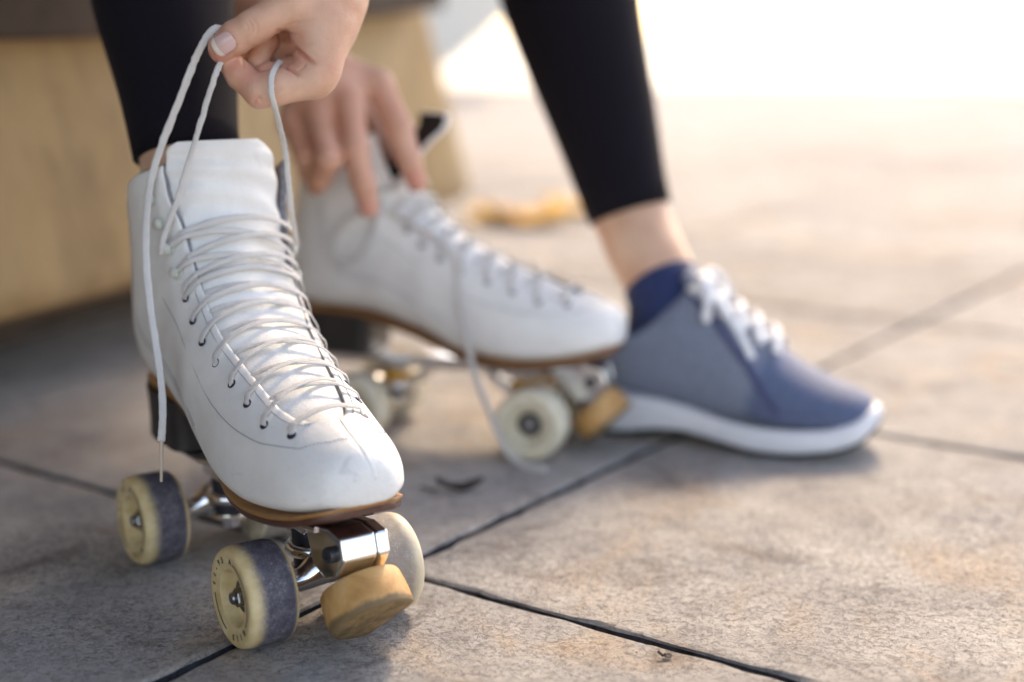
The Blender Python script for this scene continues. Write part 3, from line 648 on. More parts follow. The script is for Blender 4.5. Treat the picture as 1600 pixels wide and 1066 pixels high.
def make_truck(root, x, fwd, near):
    """fwd = +1 front truck (pivot towards the middle), -1 rear truck"""
    t = MB(); t.tube([(x, -.060, .03), (x, .0485, .03)], .0038, 16); ax = t.build('axle', M['steel'], root)
    h = MB()   # hanger: thick centre tapering to the axle ends, with a ring arm for the kingpin
    ys = np.linspace(-.030, .0195, 25); h.tube([(x, y, .0305 + .007 * math.exp(-(y / .013) ** 2)) for y in ys], [.0058 + .0055 * math.exp(-(y / .014) ** 2) + .001 * (abs(y) > .028) for y in ys], 20)
    a = np.linspace(0, 2 * PI, 28); cx = x - fwd * .020
    h.tube([(cx + .0125 * math.cos(t_), .0125 * math.sin(t_), .0430) for t_ in a], .0042, 10, cap=False)
    h.tube([(x, 0, .036), (x - fwd * .008, 0, .042)], [.010, .007], 14)
    h.tube([(cx - fwd * .010, 0, .043), (cx - fwd * .026, 0, .052), (cx - fwd * .034, 0, .058)], [.0065, .0052, .0045], 14)
    h.build('hanger', M['chrome'], root, angle=60)
    c = MB(); c.lathe([(.0085, .046), (.0118, .0475), (.0122, .054), (.0105, .058)], (0, 0, 1), (cx, 0, 0), 28); c.build('cushion', M['rubber' if near else 'amber'], root, angle=50)
    c = MB(); c.lathe([(.0085, .0400), (.0112, .0385), (.0112, .0330), (.0090, .0315)], (0, 0, 1), (cx, 0, 0), 28); c.build('cushion', M['rubber'], root, angle=50)
    k = MB(); k.lathe([(.0128, .0318), (.0132, .0300), (.0125, .0280), (.0060, .0276)], (0, 0, 1), (cx, 0, 0), 28); k.lathe([(.0062, .0278), (.0062, .0215), (.005, .0205)], (0, 0, 1), (cx, 0, 0), 6)
    k.lathe([(.0035, .0200), (.0035, .066)], (0, 0, 1), (cx, 0, 0), 12); k.lathe([(.0128, .0590), (.0128, .0570)], (0, 0, 1), (cx, 0, 0), 28); k.build('kingpin', M['chrome'], root, angle=40)
def build_chassis(root):
    p = MB()   # plate: long channel under the sole, wider at truck mounts
    secs = [(-.140, .018), (-.118, .024), (-.060, .022), (-.040, .013), (.020, .013), (.040, .022), (.090, .024), (.104, .020)]
    rows = []
    for x, w_ in secs:
        zt = .0715
        rows.append([(x, -w_, zt), (x, w_, zt), (x, w_, zt - .0035), (x, .009, zt - .0045), (x, .0075, zt - .0125), (x, -.0075, zt - .0125), (x, -.009, zt - .0045), (x, -w_, zt - .0035)])
    p.grid(np.array(rows), closev=True); p.add(rows[0], [tuple(range(8))]); p.add(rows[-1], [tuple(range(8))])
    # pivot housings
    for cx, f in ((.080 - .054, 1), (-.080 + .054, -1)): p.tube([(cx, 0, .066), (cx + f * .004, 0, .057)], [.011, .0075], 16)
    # sloped brackets that hold the trucks
    for sx in (1, -1): p.box((sx * .060, 0, .0625), (.030, .026, .012))
    bevel(p.build('plate', M['chrome'], root, smooth=False), .0015, 3)
    # chrome nose clamp for the toe stop: faceted block split by a seam
    n = MB(); ax = Vector((.66, 0, -.75)).normalized(); q = Matrix(((ax.z * -1, 0, ax.x), (0, 1, 0), (ax.x, 0, ax.z))).to_3x3()
    for y0, y1 in ((-.0225, .0035), (.0040, .0150)):
        sec = [(.088, .0700), (.118, .0745), (.1325, .0725), (.1360, .0600), (.1270, .0480), (.112, .0425), (.098, .0470)]
        k = [1, 1]; A = [(x, y0 + (.004 if y0 < 0 else 0), z) for x, z in sec]; B = [(x, y1 - (0 if y0 < 0 else .003), z) for x, z in sec]; m_ = len(sec)
        n.add(A + B, [tuple(range(m_)), tuple(range(m_, 2 * m_))[::-1]] + [(i, (i + 1) % m_, (i + 1) % m_ + m_, i + m_) for i in range(m_)])
    # sloping strut from the nose back to the kingpin
    n.tube([(.118, -.006, .060), (.100, -.004, .050), (.084, -.002, .040)], [.009, .0075, .0085], 14)
    bevel(n.build('toe_stop_clamp', M['chrome'], root, smooth=False), .0028, 4, 20)
    b = MB(); b.lathe([(.0048, 0), (.0048, .0030), (.0040, .0040), (.0022, .0040), (.0020, .0028), (0, .0028)], (.25, -1, .05), (.122, -.0185, .0605), 20); b.build('clamp_screw', M['dark'], root, angle=40)
    # stopper
    t = MB(); c = np.array((.1275, 0, .0290)); ax = np.array((.68, 0, -.733)); t.lathe([(.0, -.0130), (.0215, -.0130), (.0232, -.0124), (.0240, -.0112), (.0250, -.0040), (.0254, .0020), (.0252, .0090), (.0248, .0100), (.0236, .0108), (.0160, .0112), (0, .0112)], ax, c, 64)
    ts = t.build('toe_stop', M['stop'], root, angle=60)
    v = ts.data.vertices      # worn flat towards the ground at the front right
    wn = Vector((.55, .35, -.76)).normalized()
    for q_ in v:
        d = (q_.co - Vector(c)).dot(wn) - .0150
        if d > 0: q_.co -= wn * d * .9
    ts.data.materials.append(M['stop_worn'])
    for p_ in ts.data.polygons:
        vs = [v[i].co for i in p_.vertices]; n_ = (vs[1] - vs[0]).cross(vs[2] - vs[1])
        if n_.length > 0 and (min((q_ - Vector(c)).dot(wn) for q_ in vs) > .0148 or abs(n_.normalized().dot(Vector(ax))) > .9 and (sum(vs, Vector()) / len(vs) - Vector(c)).dot(Vector(ax)) > .008): p_.material_index = 1
    s = MB(); s.tube([c - ax * .012, c - ax * .026], .0062, 16); s.build('toe_stop_stem', M['steel'], root)
def m_stop():
    m = mat('toe_stop_rubber', (.55, .28, .08), .5, sss=.1); N = NT(m); co = N.coord(); xyz = N.sep(co)
    c = N.ramp(N.noise(co, 45, 6, .65, .6), (.25, (.40, .19, .06)), (.5, (.60, .33, .12)), (.75, (.74, .50, .27)))
    h = N.math('ADD', N.math('MULTIPLY', xyz[2], .733), N.math('MULTIPLY', xyz[0], -.68)); h = N.math('ADD', h, N.math('MULTIPLY_ADD', N.noise(co, 60, 6, .7), .010, -.005))
    k = N.mr(h, -.0735, -.0700, 1, 0)
    N.col(N.mix(N.math('MULTIPLY', k, .8), c, (.10, .075, .04))); N.bump(N.noise(co, 300, 6, .7), .4, .0006); return m
M['stop'] = m_stop(); M['stop_worn'] = m_noisy('toe_stop_worn', (.08, .055, .03), (.34, .22, .10), .75, 110, .6)

def make_skate(pos, yaw, near):
    root = empty('roller_skate', (*pos, 0), R(yaw)); root['group'] = 'pair of white quad roller skates'; root['category'] = 'roller skate'
    eye = build_boot(root, near); build_chassis(root)
    for x, f in ((.080, 1), (-.080, -1)):
        make_truck(root, x, f, near)
        for y in (-.047, .0355): make_wheel(root, x, y, (M['tyre'] if y < 0 else M['tyre_worn']) if near else M['tyre_clean'], marks=(near and y < 0), spin=0)
    g = MB()
    # bottom bar over the vamp, then criss-cross up to the last eyelets, then round the hooks
    def bar(a, b, s, h):
        pts, nn = [], []; pa, na, pha = eye[a]; pb, nb_, phb = eye[b]; pts += [pa - na * .001]; nn += [na]
        for ph in np.linspace(pha, phb, 16)[1:-1]: pts.append(S(s, ph) + SN(s, ph) * h); nn.append(SN(s, ph))
        pts.append(pb - nb_ * .001); nn.append(nb_); g.ribbon(crom(pts, 4), crom(nn, 4), .0024, .0006, jit=.05)
    bar((-1, 0), (1, 0), NEAR_EYE_S[0] + .12, .0022)
    for i in range(0 if False else 1, 8):
        s0 = NEAR_EYE_S[i]; s1 = NEAR_EYE_S[i + 1] if i < 7 else HOOK_S[0] - .35
        lace_cross(g, eye, (-1, i), (s0 + .05, s1 - .25 + rng.normal() * .06), -1, hm=.0022, bow=.0)
        lace_cross(g, eye, (1, i), (s0 + .05, s1 - .20 + rng.normal() * .06), 1, hm=.0006, bow=.0)
    # hook rows
    for a, b, sa, sb in (((1, 7), (-1, 8), NEAR_EYE_S[7] + .2, HOOK_S[0]), ((-1, 7), (1, 8), NEAR_EYE_S[7] + .3, HOOK_S[0]),
                         ((-1, 8), (1, 9), HOOK_S[0] + .1, HOOK_S[1] - .1), ((1, 8), (-1, 9), HOOK_S[0] + .25, HOOK_S[1]), ((-1, 9), (1, 9), HOOK_S[1] + .15, HOOK_S[1] + .45)):
        lace_cross(g, eye, a, (sa, sb), a[0], under=False, tgt=b, hm=.0024 if a[0] < 0 else .0010, bow=.0)
    if near:
        W_ = root.matrix_basis; inv = np.array(Matrix.Translation((*pos, 0)) @ Matrix.Rotation(R(yaw), 4, 'Z')); inv = np.linalg.inv(inv)
        loc = lambda p: (inv @ np.append(p, 1))[:3]; cn = loc((0, 0, CAMH))
        def free(pts, wd=.0018, n=8, pre=()):
            P = crom(list(pre) + [loc(at(*p)) for p in pts], n); tw = np.linspace(0, 1, len(P))
            nr = np.array([(cn - p) / np.linalg.norm(cn - p) for p in P]); nr += .5 * np.stack([np.sin(tw * 9), 0 * tw, np.cos(tw * 7)], -1)
            P = P + rng.normal(0, .00010, P.shape); g.ribbon(P, nr, wd, .0007, jit=.05)
        # held loop: hook -> thumb, over the thumb tip, down the outside of the boot to its tip
        free([(251, 398, .893), (256, 372, .890), (275, 318, .884), (296, 250, .878), (317, 180, .874), (334, 125, .870), (346, 95, .872), (352, 82, .878)])
        free([(356, 66, .880), (349, 49, .874), (336, 45, .870), (322, 60, .869), (303, 98, .872), (283, 150, .877), (261, 205, .882), (243, 255, .886), (233, 300, .887), (228, 360, .884), (229, 420, .880),
              (235, 480, .876), (244, 540, .870), (252, 600, .866), (254, 650, .864), (252, 690, .864)], .0023)
        free(pre=[eye[1, 9][0] + eye[1, 9][1] * .002, eye[1, 9][0] + eye[1, 9][1] * .0045 + np.array((.002, -.001, .006))], pts=[(457, 340, .915), (452, 300, .902), (446, 240, .893), (438, 200, .878), (430, 170, .864), (424, 145, .8575), (424, 122, .8605), (430, 106, .868), (438, 96, .880)])
        ag = MB(); ag.tube([loc(at(252, 688, .864)), loc(at(252, 720, .864)), loc(at(252, 753, .864))], [.0013, .0012, .0009], 10)
        ag.build('aglet', M['aglet'], root)
        # short frayed end lying in the last hook
    else:
        def free(pts, wd=.0028):
            P = crom(pts, 6); g.ribbon(P, np.array([(0, -1, .3)] * len(P)), wd, .0008)
        c0 = eye[-1, 9][0]
        free([c0 + (0, -.004, 0), c0 + (-.010, -.012, -.010), c0 + (-.030, -.016, -.022), c0 + (-.040, -.016, -.042), c0 + (-.026, -.018, -.056), c0 + (-.010, -.016, -.044), c0 + (-.002, -.010, -.020), c0 + (0, -.005, -.004)])
        c1 = eye[-1, 8][0]
        free([c1 + (.002, -.004, 0), (.010, -.050, .170), (.020, -.056, .130), (.028, -.060, .100), (.036, -.064, .072), (.052, -.070, .040), (.066, -.074, .014), (.082, -.078, .0030), (.104, -.084, .0022)])
    g.build('lace', M['lace'], root); return root, eye
M['aglet'] = mat('aglet_plastic', (.55, .44, .34), .35)
sk1, eye1 = make_skate((-.155, .8625), -55.3, True)
tag(sk1, 'scuffed white roller skate in front, its laces pulled up by a hand')
sk2, eye2 = make_skate((-.0453, 1.2072), -18, False)
tag(sk2, 'blurred white roller skate behind, side on, with fingers resting on its ankle')

# ------------------------------------------------------------------ sneaker
def build_sneaker(pos, yaw):
    root = empty('sneaker', (*pos, 0), R(yaw)); tag(root, 'blue mesh sneaker with thick white sole and white laces on the left foot', 'sneaker')
    Ks = np.array([(.266, .042, .266, .036, .005, 0, .6, 2.3), (.262, .050, .262, .030, .022, .001, .7, 2.5), (.250, .056, .250, .0265, .034, .002, .75, 2.8), (.225, .064, .225, .024, .043, .003, .75, 3),
                   (.195, .078, .195, .022, .048, .003, .72, 3), (.165, .100, .160, .024, .048, .002, .68, 3), (.135, .120, .120, .028, .043, 0, .62, 3), (.108, .140, .080, .033, .038, -.001, .6, 3),
                   (.100, .146, .050, .037, .035, -.001, .55, 3), (.094, .142, .022, .040, .034, 0, .5, 2.6), (.088, .136, .004, .050, .034, 0, .45, 2.2), (.082, .128, .000, .075, .034, 0, .45, 2), (.076, .120, .002, .100, .033, 0, .45, 2)])
    global K, NK
    K0, N0 = K, NK; K, NK = Ks, len(Ks)
    s = np.linspace(0, 12, 90); ph = np.linspace(0, 2 * PI, 96, endpoint=False); P = np.array([S(a, ph) for a in s])
    # collar dips at the sides
    for i, a in enumerate(s):
        if a > 8: P[i, :, 2] -= (.016 * ((a - 8) / 4) * np.abs(np.sin(ph)) ** 2)
    g = MB(); g.grid(P, closev=True); rim = P[-1]; c = rim.mean(0); inn = c + (rim - c) * .86; g.grid(np.array([rim, rim * .5 + inn * .5 + (0, 0, .003), inn, inn * .98 + c * .02 + (0, 0, -.03)]), closev=True, mi=1)
    o = g.build('upper', [M['mesh'], M['sock']], root); t = o.data.attributes.new('tone', 'FLOAT', 'POINT')
    def tone(v):
        x, y, z = v.co
        return float(np.clip((x - .155 - .25 * (z - .05)) / .012, 0, 1)) * .9 + .1
    t.data.foreach_set('value', [tone(v) for v in o.data.vertices])
    # overlay seams
    g = MB(); 
    for side in (-1, 1):
        a = np.linspace(4.2, 7.6, 30); p_ = side * np.interp(a, [4.2, 5.2, 6.4, 7.6], [1.55, 1.0, .62, .50]); g.ribbon(S(a, p_) + SN(a, p_) * .0008, SN(a, p_), .0035, .0008)
    g.build('overlay', M['navy'], root)
    g = MB()
    E = []
    for i in range(6):
        a = 4.6 + i * .55
        for side in (-1, 1):
            p_ = np.linspace(-.52 * side, .52 * side, 14); aa = a + .5 * np.linspace(0, 1, 14); h = .0045 + .0022 * side + .003 * np.cos(p_ * 2.6); g.ribbon(S(aa, p_) + SN(aa, p_) * h[:, None], SN(aa, p_), .0042, .0016)
    top = S(7.4, 0.0) + np.array((.002, 0, .004))
    for q in ((1, .036), (-1, .034), (1, .020), (-1, .022)):
        sgn, L_ = q; fx = .012 if L_ > .03 else .03
        g.ribbon(crom([top, top + (.004, sgn * L_ * .6, .006), top + (.010 + fx * .3, sgn * L_, -.010), top + (fx, sgn * L_ * 1.05, -.030), top + (fx * .9, sgn * L_ * .7, -.026), top + (.006, sgn * .006, -.002)], 6), np.array([(0.3, sgn * .5, .8)] * 31), .0040, .0014)
    g.ribbon(crom([top, top + (.02, -.030, -.012), top + (.046, -.042, -.040), top + (.058, -.046, -.060)], 6), np.array([(.3, -.6, .6)] * 19), .0036, .0013)
    g.build('lace', M['lacew'], root)
    g = MB(); a = np.linspace(6.6, 8.6, 12); T = []
    for q in a: p_ = np.linspace(-.5, .5, 11); T.append(S(q, p_) + SN(q, p_) * (.002 + .004 * max(0, q - 7.5)) + np.array((.002, 0, .010)) * max(0, q - 7.6)); 
    g.grid(np.array(T)); t_ = g.build('tongue', M['mesh'], root); md = t_.modifiers.new('solid', 'SOLIDIFY'); md.thickness = .005
    K, NK = K0, N0
    # sole
    X = np.array([.272, .268, .258, .235, .20, .165, .13, .10, .07, .04, .015, -.002, -.008]); W = np.array([.006, .020, .033, .043, .050, .050, .045, .040, .038, .037, .034, .024, .008])
    ZT = np.array([.043, .042, .034, .0265, .0245, .025, .029, .036, .040, .041, .044, .047, .049]); ZB = np.array([.028, .021, .012, .0045, .0005, .0005, .006, .010, .008, .002, .0008, .004, .010])
    u = np.linspace(0, 12, 80); ii = np.arange(13); x, w_, zt, zb = [np.interp(u, ii, q) for q in (X, W, ZT, ZB)]
    for q in (x, w_, zt, zb):
        for _ in range(4): q[1:-1] = (q[:-2] + 2 * q[1:-1] + q[2:]) / 4
    Lr = np.stack([x, w_], -1); Rr = np.stack([x, -w_], -1)[::-1]; ring = np.concatenate([Lr, Rr]); ring[:, 1] += .001; ztr = np.concatenate([zt, zt[::-1]]); zbr = np.concatenate([zb, zb[::-1]])
    def row(f, z, ins): r_ = ring.copy(); r_[:, 1] *= (1 - ins / .045); r_[:, 0] = .13 + (r_[:, 0] - .13) * (1 - ins / .14); return np.column_stack([r_, z])
    rows = [row(0, ztr - .002, .012), row(0, ztr, .003), row(0, ztr - .001, .0005), row(0, ztr * .75 + zbr * .25, .0005), row(0, ztr * .5 + zbr * .5, -.0015), row(0, ztr * .2 + zbr * .8, -.001), row(0, zbr + .001, .002)]
    g = MB(); g.grid(np.array(rows), closev=True); n_ = 80; g.grid(np.stack([rows[0][:n_], rows[0][n_:][::-1]])); g.grid(np.stack([rows[-1][:n_], rows[-1][n_:][::-1]]))
    g.build('sole', M['foam'], root, weld=1e-5)
    g = MB(); rows = [row(0, zbr + .0045, -.0022), row(0, zbr + .0015, -.0018), row(0, zbr - .0004, .002)]; g.grid(np.array(rows), closev=True); g.grid(np.stack([rows[2][:n_], rows[2][n_:][::-1]])); g.build('outsole', M['outsole'], root)
    return root
M['navy'] = m_noisy('navy_overlay', (.035, .045, .13), (.06, .075, .18), .6, 300, .2); M['lacew'] = m_noisy('white_flat_lace', (.76, .78, .82), (.84, .85, .88), .85, 400, .4)
snk = build_sneaker((.0740, 1.2430), -21); snk.scale = (.925, .97, .94)

# ------------------------------------------------------------------ person
def ellip_tube(g, path, ra, rb, up=(0, 0, 1), n=40, mi=0, cap=True):
    """tube with half axes ra (sideways) and rb (fore-aft)"""
    path = np.asarray(path, float); T = np.gradient(path, axis=0); T /= np.linalg.norm(T, axis=1)[:, None]; P = []
    up = np.asarray(up, float)
    for p, t, a, b in zip(path, T, ra, rb):
        B = up - t * up.dot(t); B /= np.linalg.norm(B); A = np.cross(t, B)
        P.append([p + a * math.cos(q) * A + b * math.sin(q) * B for q in np.linspace(0, 2 * PI, n, endpoint=False)])
    P = np.array(P); g.grid(P, closev=True, mi=mi)
    if cap: g.add(P[0], [tuple(range(n))], mi); g.add(P[-1], [tuple(range(n))], mi)
    return P
hipR, hipL = np.array((-.44, 1.72, .56)), np.array((-.24, 1.80, .56))
kneeR, kneeL = np.array((-.345, 1.20, .60)), np.array((.005, 1.40, .535))
# right (near) leg: out of the boot; left leg: out of the sneaker
anR = np.array((-.208, .945, .20)); hemR = at(291, 229, .957)
anL = at(1030, 436, 1.262); hemL = at(981, 320, 1.285)
legR = [anR, hemR, at(256, 0, 1.02), at(245, -120, 1.08), kneeR, kneeR * .55 + hipR * .45 + (0, 0, .02), hipR]
legL = [anL, hemL, at(893, 0, 1.345), at(872, -130, 1.39), kneeL, kneeL * .55 + hipL * .45 + (0, 0, .02), hipL]
def leg_radii(kind, n):
    return None
def build_person():
    lg = MB()
    for path, ra, rb, hem in ((legR, [.034, .0352, .050, .056, .058, .075, .088], [.040, .040, .052, .058, .060, .078, .09], hemR), (legL, [.034, .0382, .0655, .0700, .062, .078, .09], [.034, .040, .058, .064, .060, .078, .09], hemL)):
        P = crom(path, 10)[10:]; A = crom(np.array(ra)[:, None].repeat(3, 1), 10)[10:, 0]; B = crom(np.array(rb)[:, None].repeat(3, 1), 10)[10:, 0]
        d0 = P[0] - P[1]; P = np.vstack([P[0] - d0 * .0 + (P[1] - P[0]) * .12, P[0] , P]); P[1] = P[2] - (P[3] - P[2]) * .02; A = np.concatenate([[A[0] - .003, A[0] + .0004], A]); B = np.concatenate([[B[0] - .003, B[0] + .0004], B])
        n0_ = sum(len(v) for v in lg.v); ellip_tube(lg, P, A, B, up=(0, -1, .3), n=56, cap=False)
        v_ = lg.v[-1]; ii_ = np.repeat(np.arange(len(P)), 56); cc_ = P[ii_]; rd = v_ - cc_; v_ += rd * (.018 * np.sin(ii_ * .9 + 2.2 * rd[:, 0] / .05 + 1.3 * np.sin(ii_ * .37)) * np.exp(-((ii_ - 7) / 5.) ** 2))[:, None]
        if path is legL:
            dn_ = (P[1] - P[6]) / np.linalg.norm(P[1] - P[6]); wgt = np.repeat(np.exp(-np.maximum(np.arange(len(P)) - 2, 0) / 2.5), 56); v_ += (wgt * (.008 + .30 * np.clip(hemL[1] - v_[:, 1], -.03, .04)))[:, None] * dn_
        if path is legR:
            v_ = lg.v[-1]; wgt = np.repeat(np.exp(-np.maximum(np.arange(len(P)) - 2, 0) / 2.5), 56); dn_ = (P[1] - P[6]) / np.linalg.norm(P[1] - P[6]); amt = .007 + .34 * np.clip(hemR[1] - v_[:, 1], -.03, .04) + .10 * np.clip(v_[:, 0] - hemR[0], -.04, .06); v_ += (wgt * amt)[:, None] * dn_
    V, F = sdf_surface([('c', hipR, hipL, .11, .11, .05), ('c', (hipR + hipL) / 2, (hipR + hipL) / 2 + (0, -.02, .12), .13, .12, .05)], .012, .03); lg.add(V, F)
    # skin: one mesh made of hands, arms, shins and head
    sk = MB(); flush = []
    def addp(V, F, f=None): sk.add(V, F); flush.append(np.zeros(len(V)) if f is None else f)
    for path, ra, rb in ((legR, [.032, .0318, .033], [.035, .0330, .033]), (legL, [.0325, .0345, .050], [.036, .0370, .046])):
        base = path[0]; ext = [base + (base - path[1]) * .7] if path is legR else [base + np.array((.02, -.01, -.085)), base + np.array((.006, -.003, -.035))]
        P = crom(ext + path[:3], 8); k = len(ext); A = np.interp(np.linspace(0, len(ext) + 2, len(P)), range(k + 3), [ra[0]] * k + ra); B = np.interp(np.linspace(0, len(ext) + 2, len(P)), range(k + 3), [rb[0]] * k + rb)
        g = MB(); ellip_tube(g, P[:-3], A, B, up=(0, -1, .3), n=40); addp(np.concatenate(g.v), g.f)
    # near hand (left hand) --- depth around .872
    H = lambda px, py, dz: at(px, py, .872 + dz / 1000.)
    elbow1 = np.array((-.035, 1.04, .575)); sh1 = np.array((-.04, 1.36, .86)); wr = H(508, -40, 22)
    c = []
    def cone(a, b, ra, rb, k=.004, *fl): c.append(('c', a, b, ra / 1000., rb / 1000., k, *fl))
    def cut(a, b, ra, rb, k=.0025): c.append(('s', a, b, ra / 1000., rb / 1000., k))
    g = MB(); ellip_tube(g, crom([elbow1, elbow1 * .5 + wr * .5, wr, H(510, 0, 22)], 6), np.linspace(.040, .0245, 19), np.linspace(.036, .018, 19), up=(0, -1, .3), n=36); addp(np.concatenate(g.v), g.f)
    cone(wr, H(512, 30, 22), 23, 19, .012); cone(H(508, -20, 20), H(540, -10, 28), 18, 14, .012)
    for q, (x, y, dz, r_) in enumerate(((491, 121, 9, 12.0), (497, 112, 28, 12.5), (498, 106, 46, 12), (492, 95, 62, 11))):
        cone(H(512, 10, 20 + 8 * q), H(x, y, dz), 17, r_, .012)     # metacarpals -> palm
    cone(H(474, -25, 10), H(458, 4, 2), 16, 13.6, .010)            # thenar / thumb metacarpal
    cone(H(476, 0, 10), H(490, 50, 10), 13, 10.5, .012)             # web of the thumb
    cone(H(505, 40, 10), H(500, 105, 9), 13, 12, .010)
    cone(H(458, 4, 2), H(402, 39, -3), 12.4, 9.9, .004)          # thumb proximal
    cone(H(402, 39, -3), H(392, 45, -3), 10.2, 10.2, .003)
    cone(H(392, 45, -3), H(368, 59, -2), 10.0, 10.1, .003); cone(H(368, 59, -2), H(346, 73, 0), 10.0, 8.0, .003)
    cone(H(348, 78, 0), H(346, 82, 2), 7.4, 6.6, .004)
    cone(H(489, 123, 8), H(430, 137, 4), 12.2, 10.8, .004)          # index proximal
    cone(H(430, 137, 4), H(406, 143, 4), 10.8, 10.4, .003)
    cone(H(406, 143, 4), H(376, 118, 6), 9.8, 8.8, .002)          # index middle
    cone(H(376, 118, 6), H(358, 96, 8), 8.9, 7.6, .002)
    cone(H(494, 105, 28), H(425, 128, 28), 12, 11, .003); cone(H(425, 128, 30), H(384, 92, 28), 9.5, 8.6, .002); cone(H(384, 92, 28), H(414, 64, 25), 8.6, 8.6, .002)   # middle
    cone(H(508, 35, 42), H(462, 84, 52), 17, 14, .004); cone(H(470, 20, 30), H(430, 70, 46), 13, 12, .003)
    cone(H(414, 64, 25), H(402, 98, 19), 8.4, 6.8, .0015)
    cone(H(412, 112, 14), H(424, 108, 14), 5.2, 4.8, .002)
    cone(H(496, 95, 46), H(440, 108, 46), 11.5, 10, .003); cone(H(440, 108, 46), H(434, 80, 38), 9, 8.2, .002); cone(H(436, 72, 36), H(458, 70, 34), 7.2, 8, .002)
    cone(H(490, 85, 62), H(450, 98, 60), 10, 9, .003); cone(H(450, 98, 60), H(442, 70, 52), 8, 7.5, .003)
    V, F = sdf_surface(c, .00085, .006)
    # creases pressed into the skin along curves (real relief), with the redder skin of the folds
    ctrc = np.array((0, 0, CAMH)); nrm_ = np.zeros_like(V)
    q_ = V[F]; fn = np.cross(q_[:, 1] - q_[:, 0], q_[:, 2] - q_[:, 0])
    for j in range(4): np.add.at(nrm_, F[:, j], fn)
    nrm_ /= np.linalg.norm(nrm_, axis=1)[:, None] + 1e-12
    toc = ctrc - V; dist = np.linalg.norm(toc, axis=1); toc /= dist[:, None]; front = (nrm_ * toc).sum(1)
    if np.median(front[dist < np.percentile(dist, 20)]) < 0: nrm_ = -nrm_; front = -front
    dd = V[:, 1] * CP - (V[:, 2] - CAMH) * SP; U_ = 800 + V[:, 0] / dd * FPX; W_ = 533 - (V[:, 1] * SP + (V[:, 2] - CAMH) * CP) / dd * FPX
    fl = np.zeros(len(V)); disp = np.zeros(len(V))
    def crease(pts, wd, dep, red=.35, rw=3.0):
        P = crom([(x, y, 0) for x, y in pts], 10)[:, :2]; best = np.full(len(V), 1e9); tt = np.zeros(len(V)); m_ = (dd < .885) & (front > 0)
        for i in range(len(P) - 1):
            a_, b_ = P[i], P[i + 1]; ab = b_ - a_; t = np.clip(((U_ - a_[0]) * ab[0] + (W_ - a_[1]) * ab[1]) / (ab @ ab), 0, 1)
            e = np.hypot(U_ - a_[0] - t * ab[0], W_ - a_[1] - t * ab[1]); up = e < best; best[up] = e[up]; tt[up] = ((i + t) / (len(P) - 1))[up]
        tp = np.sin(PI * np.clip(tt * .9 + .08, 0, 1)) ** .6
        disp[m_] = np.maximum(disp[m_], (dep * tp * np.exp(-(best / wd) ** 2))[m_]); fl[m_] = np.maximum(fl[m_], (red * tp * np.exp(-(best / (wd * rw)) ** 2))[m_])
    crease([(436, 49), (446, 62), (463, 78), (478, 90), (491, 99)], 2.8, .0036, .85, 2.6)
    crease([(436, 94), (447, 104), (458, 111), (468, 120)], 2.3, .0028, .7)
    crease([(466, 110), (474, 104), (478, 97)], 1.8, .0007, .3)
    crease([(441, 48), (455, 53), (474, 56)], 1.8, .0010, .4); crease([(450, 40), (468, 35), (490, 31)], 1.8, .0010, .3); crease([(452, 45), (474, 42), (492, 40)], 1.5, .0006, .3)
    crease([(464, 66), (478, 70), (490, 68)], 1.6, .0006, .3)
    crease([(393, 28), (401, 38), (402, 50), (396, 58)], 1.7, .0007, .25); crease([(387, 31), (394, 41), (394, 53)], 1.5, .0006, .25); crease([(382, 35), (387, 43), (388, 52)], 1.4, .0004, .2)
    crease([(377, 90), (380, 99), (379, 110)], 1.8, .0008, .4); crease([(396, 160), (404, 153), (409, 160)], 2.0, .0008, .6)
    crease([(399, 70), (408, 78), (411, 90)], 1.7, .0008, .3); crease([(428, 62), (432, 72), (430, 84)], 2.0, .0012, .5)
    crease([(398, 106), (404, 101), (410, 98)], 1.6, .0008, .3)
    for i in range(16):
        x, y, aa, L_ = rng.uniform(440, 545), rng.uniform(5, 120), rng.uniform(-.6, .9), rng.uniform(8, 22)
        crease([(x, y), (x + L_ * .5 * math.cos(aa), y + L_ * .5 * math.sin(aa) + 1.5), (x + L_ * math.cos(aa), y + L_ * math.sin(aa))], 1.2, .00022, .08)
    V = V - nrm_ * disp[:, None]
    for p, r_, a_ in ((H(340, 86, -3), .009, .95), (H(365, 104, 0), .010, .65), (H(392, 122, -4), .014, .42), (H(402, 158, 0), .010, .55), (H(460, 64, -4), .012, .5), (H(460, 98, -2), .011, .5), (H(440, 85, 5), .014, .5), (H(446, 68, 16), .012, .8), (H(415, 110, 8), .008, .6), (H(455, 135, -8), .012, .2)):
        fl = np.maximum(fl, a_ * np.exp(-(np.linalg.norm(V - p, axis=1) / r_) ** 2))
    addp(V, F, np.maximum(fl, .19))
    # far hand (right hand) resting on the standing boot, depth around 1.19
    G = lambda px, py, dz: at(px, py, 1.175 + dz / 1000.)
    elbow2 = np.array((-.36, 1.33, .57)); sh2 = np.array((-.30, 1.42, .88)); c = []
    cone(elbow2, G(432, 40, 20), 36, 25, .01); cone(G(432, 40, 20), G(505, 120, 5), 25, 22, .016)
    kn = [(592, 132, 6, 12.5), (545, 160, -8, 12.5), (498, 186, -10, 12), (455, 190, 0, 11)]
    for x, y, dz, r_ in kn: cone(G(490, 105, 8), G(x, y, dz), 17, r_, .016)
    cone(G(592, 132, 6), G(625, 205, -3), 12.5, 11.5, .004); cone(G(625, 205, -3), G(640, 250, 0), 11.2, 10.2, .004); cone(G(640, 250, 0), G(651, 285, 4), 9.8, 8.6, .004)
    cone(G(545, 160, -8), G(555, 235, -20), 12.5, 11.2, .004); cone(G(555, 235, -20), G(568, 288, -18), 11, 10, .004); cone(G(568, 288, -18), G(576, 325, -12), 9.8, 8.6, .004)
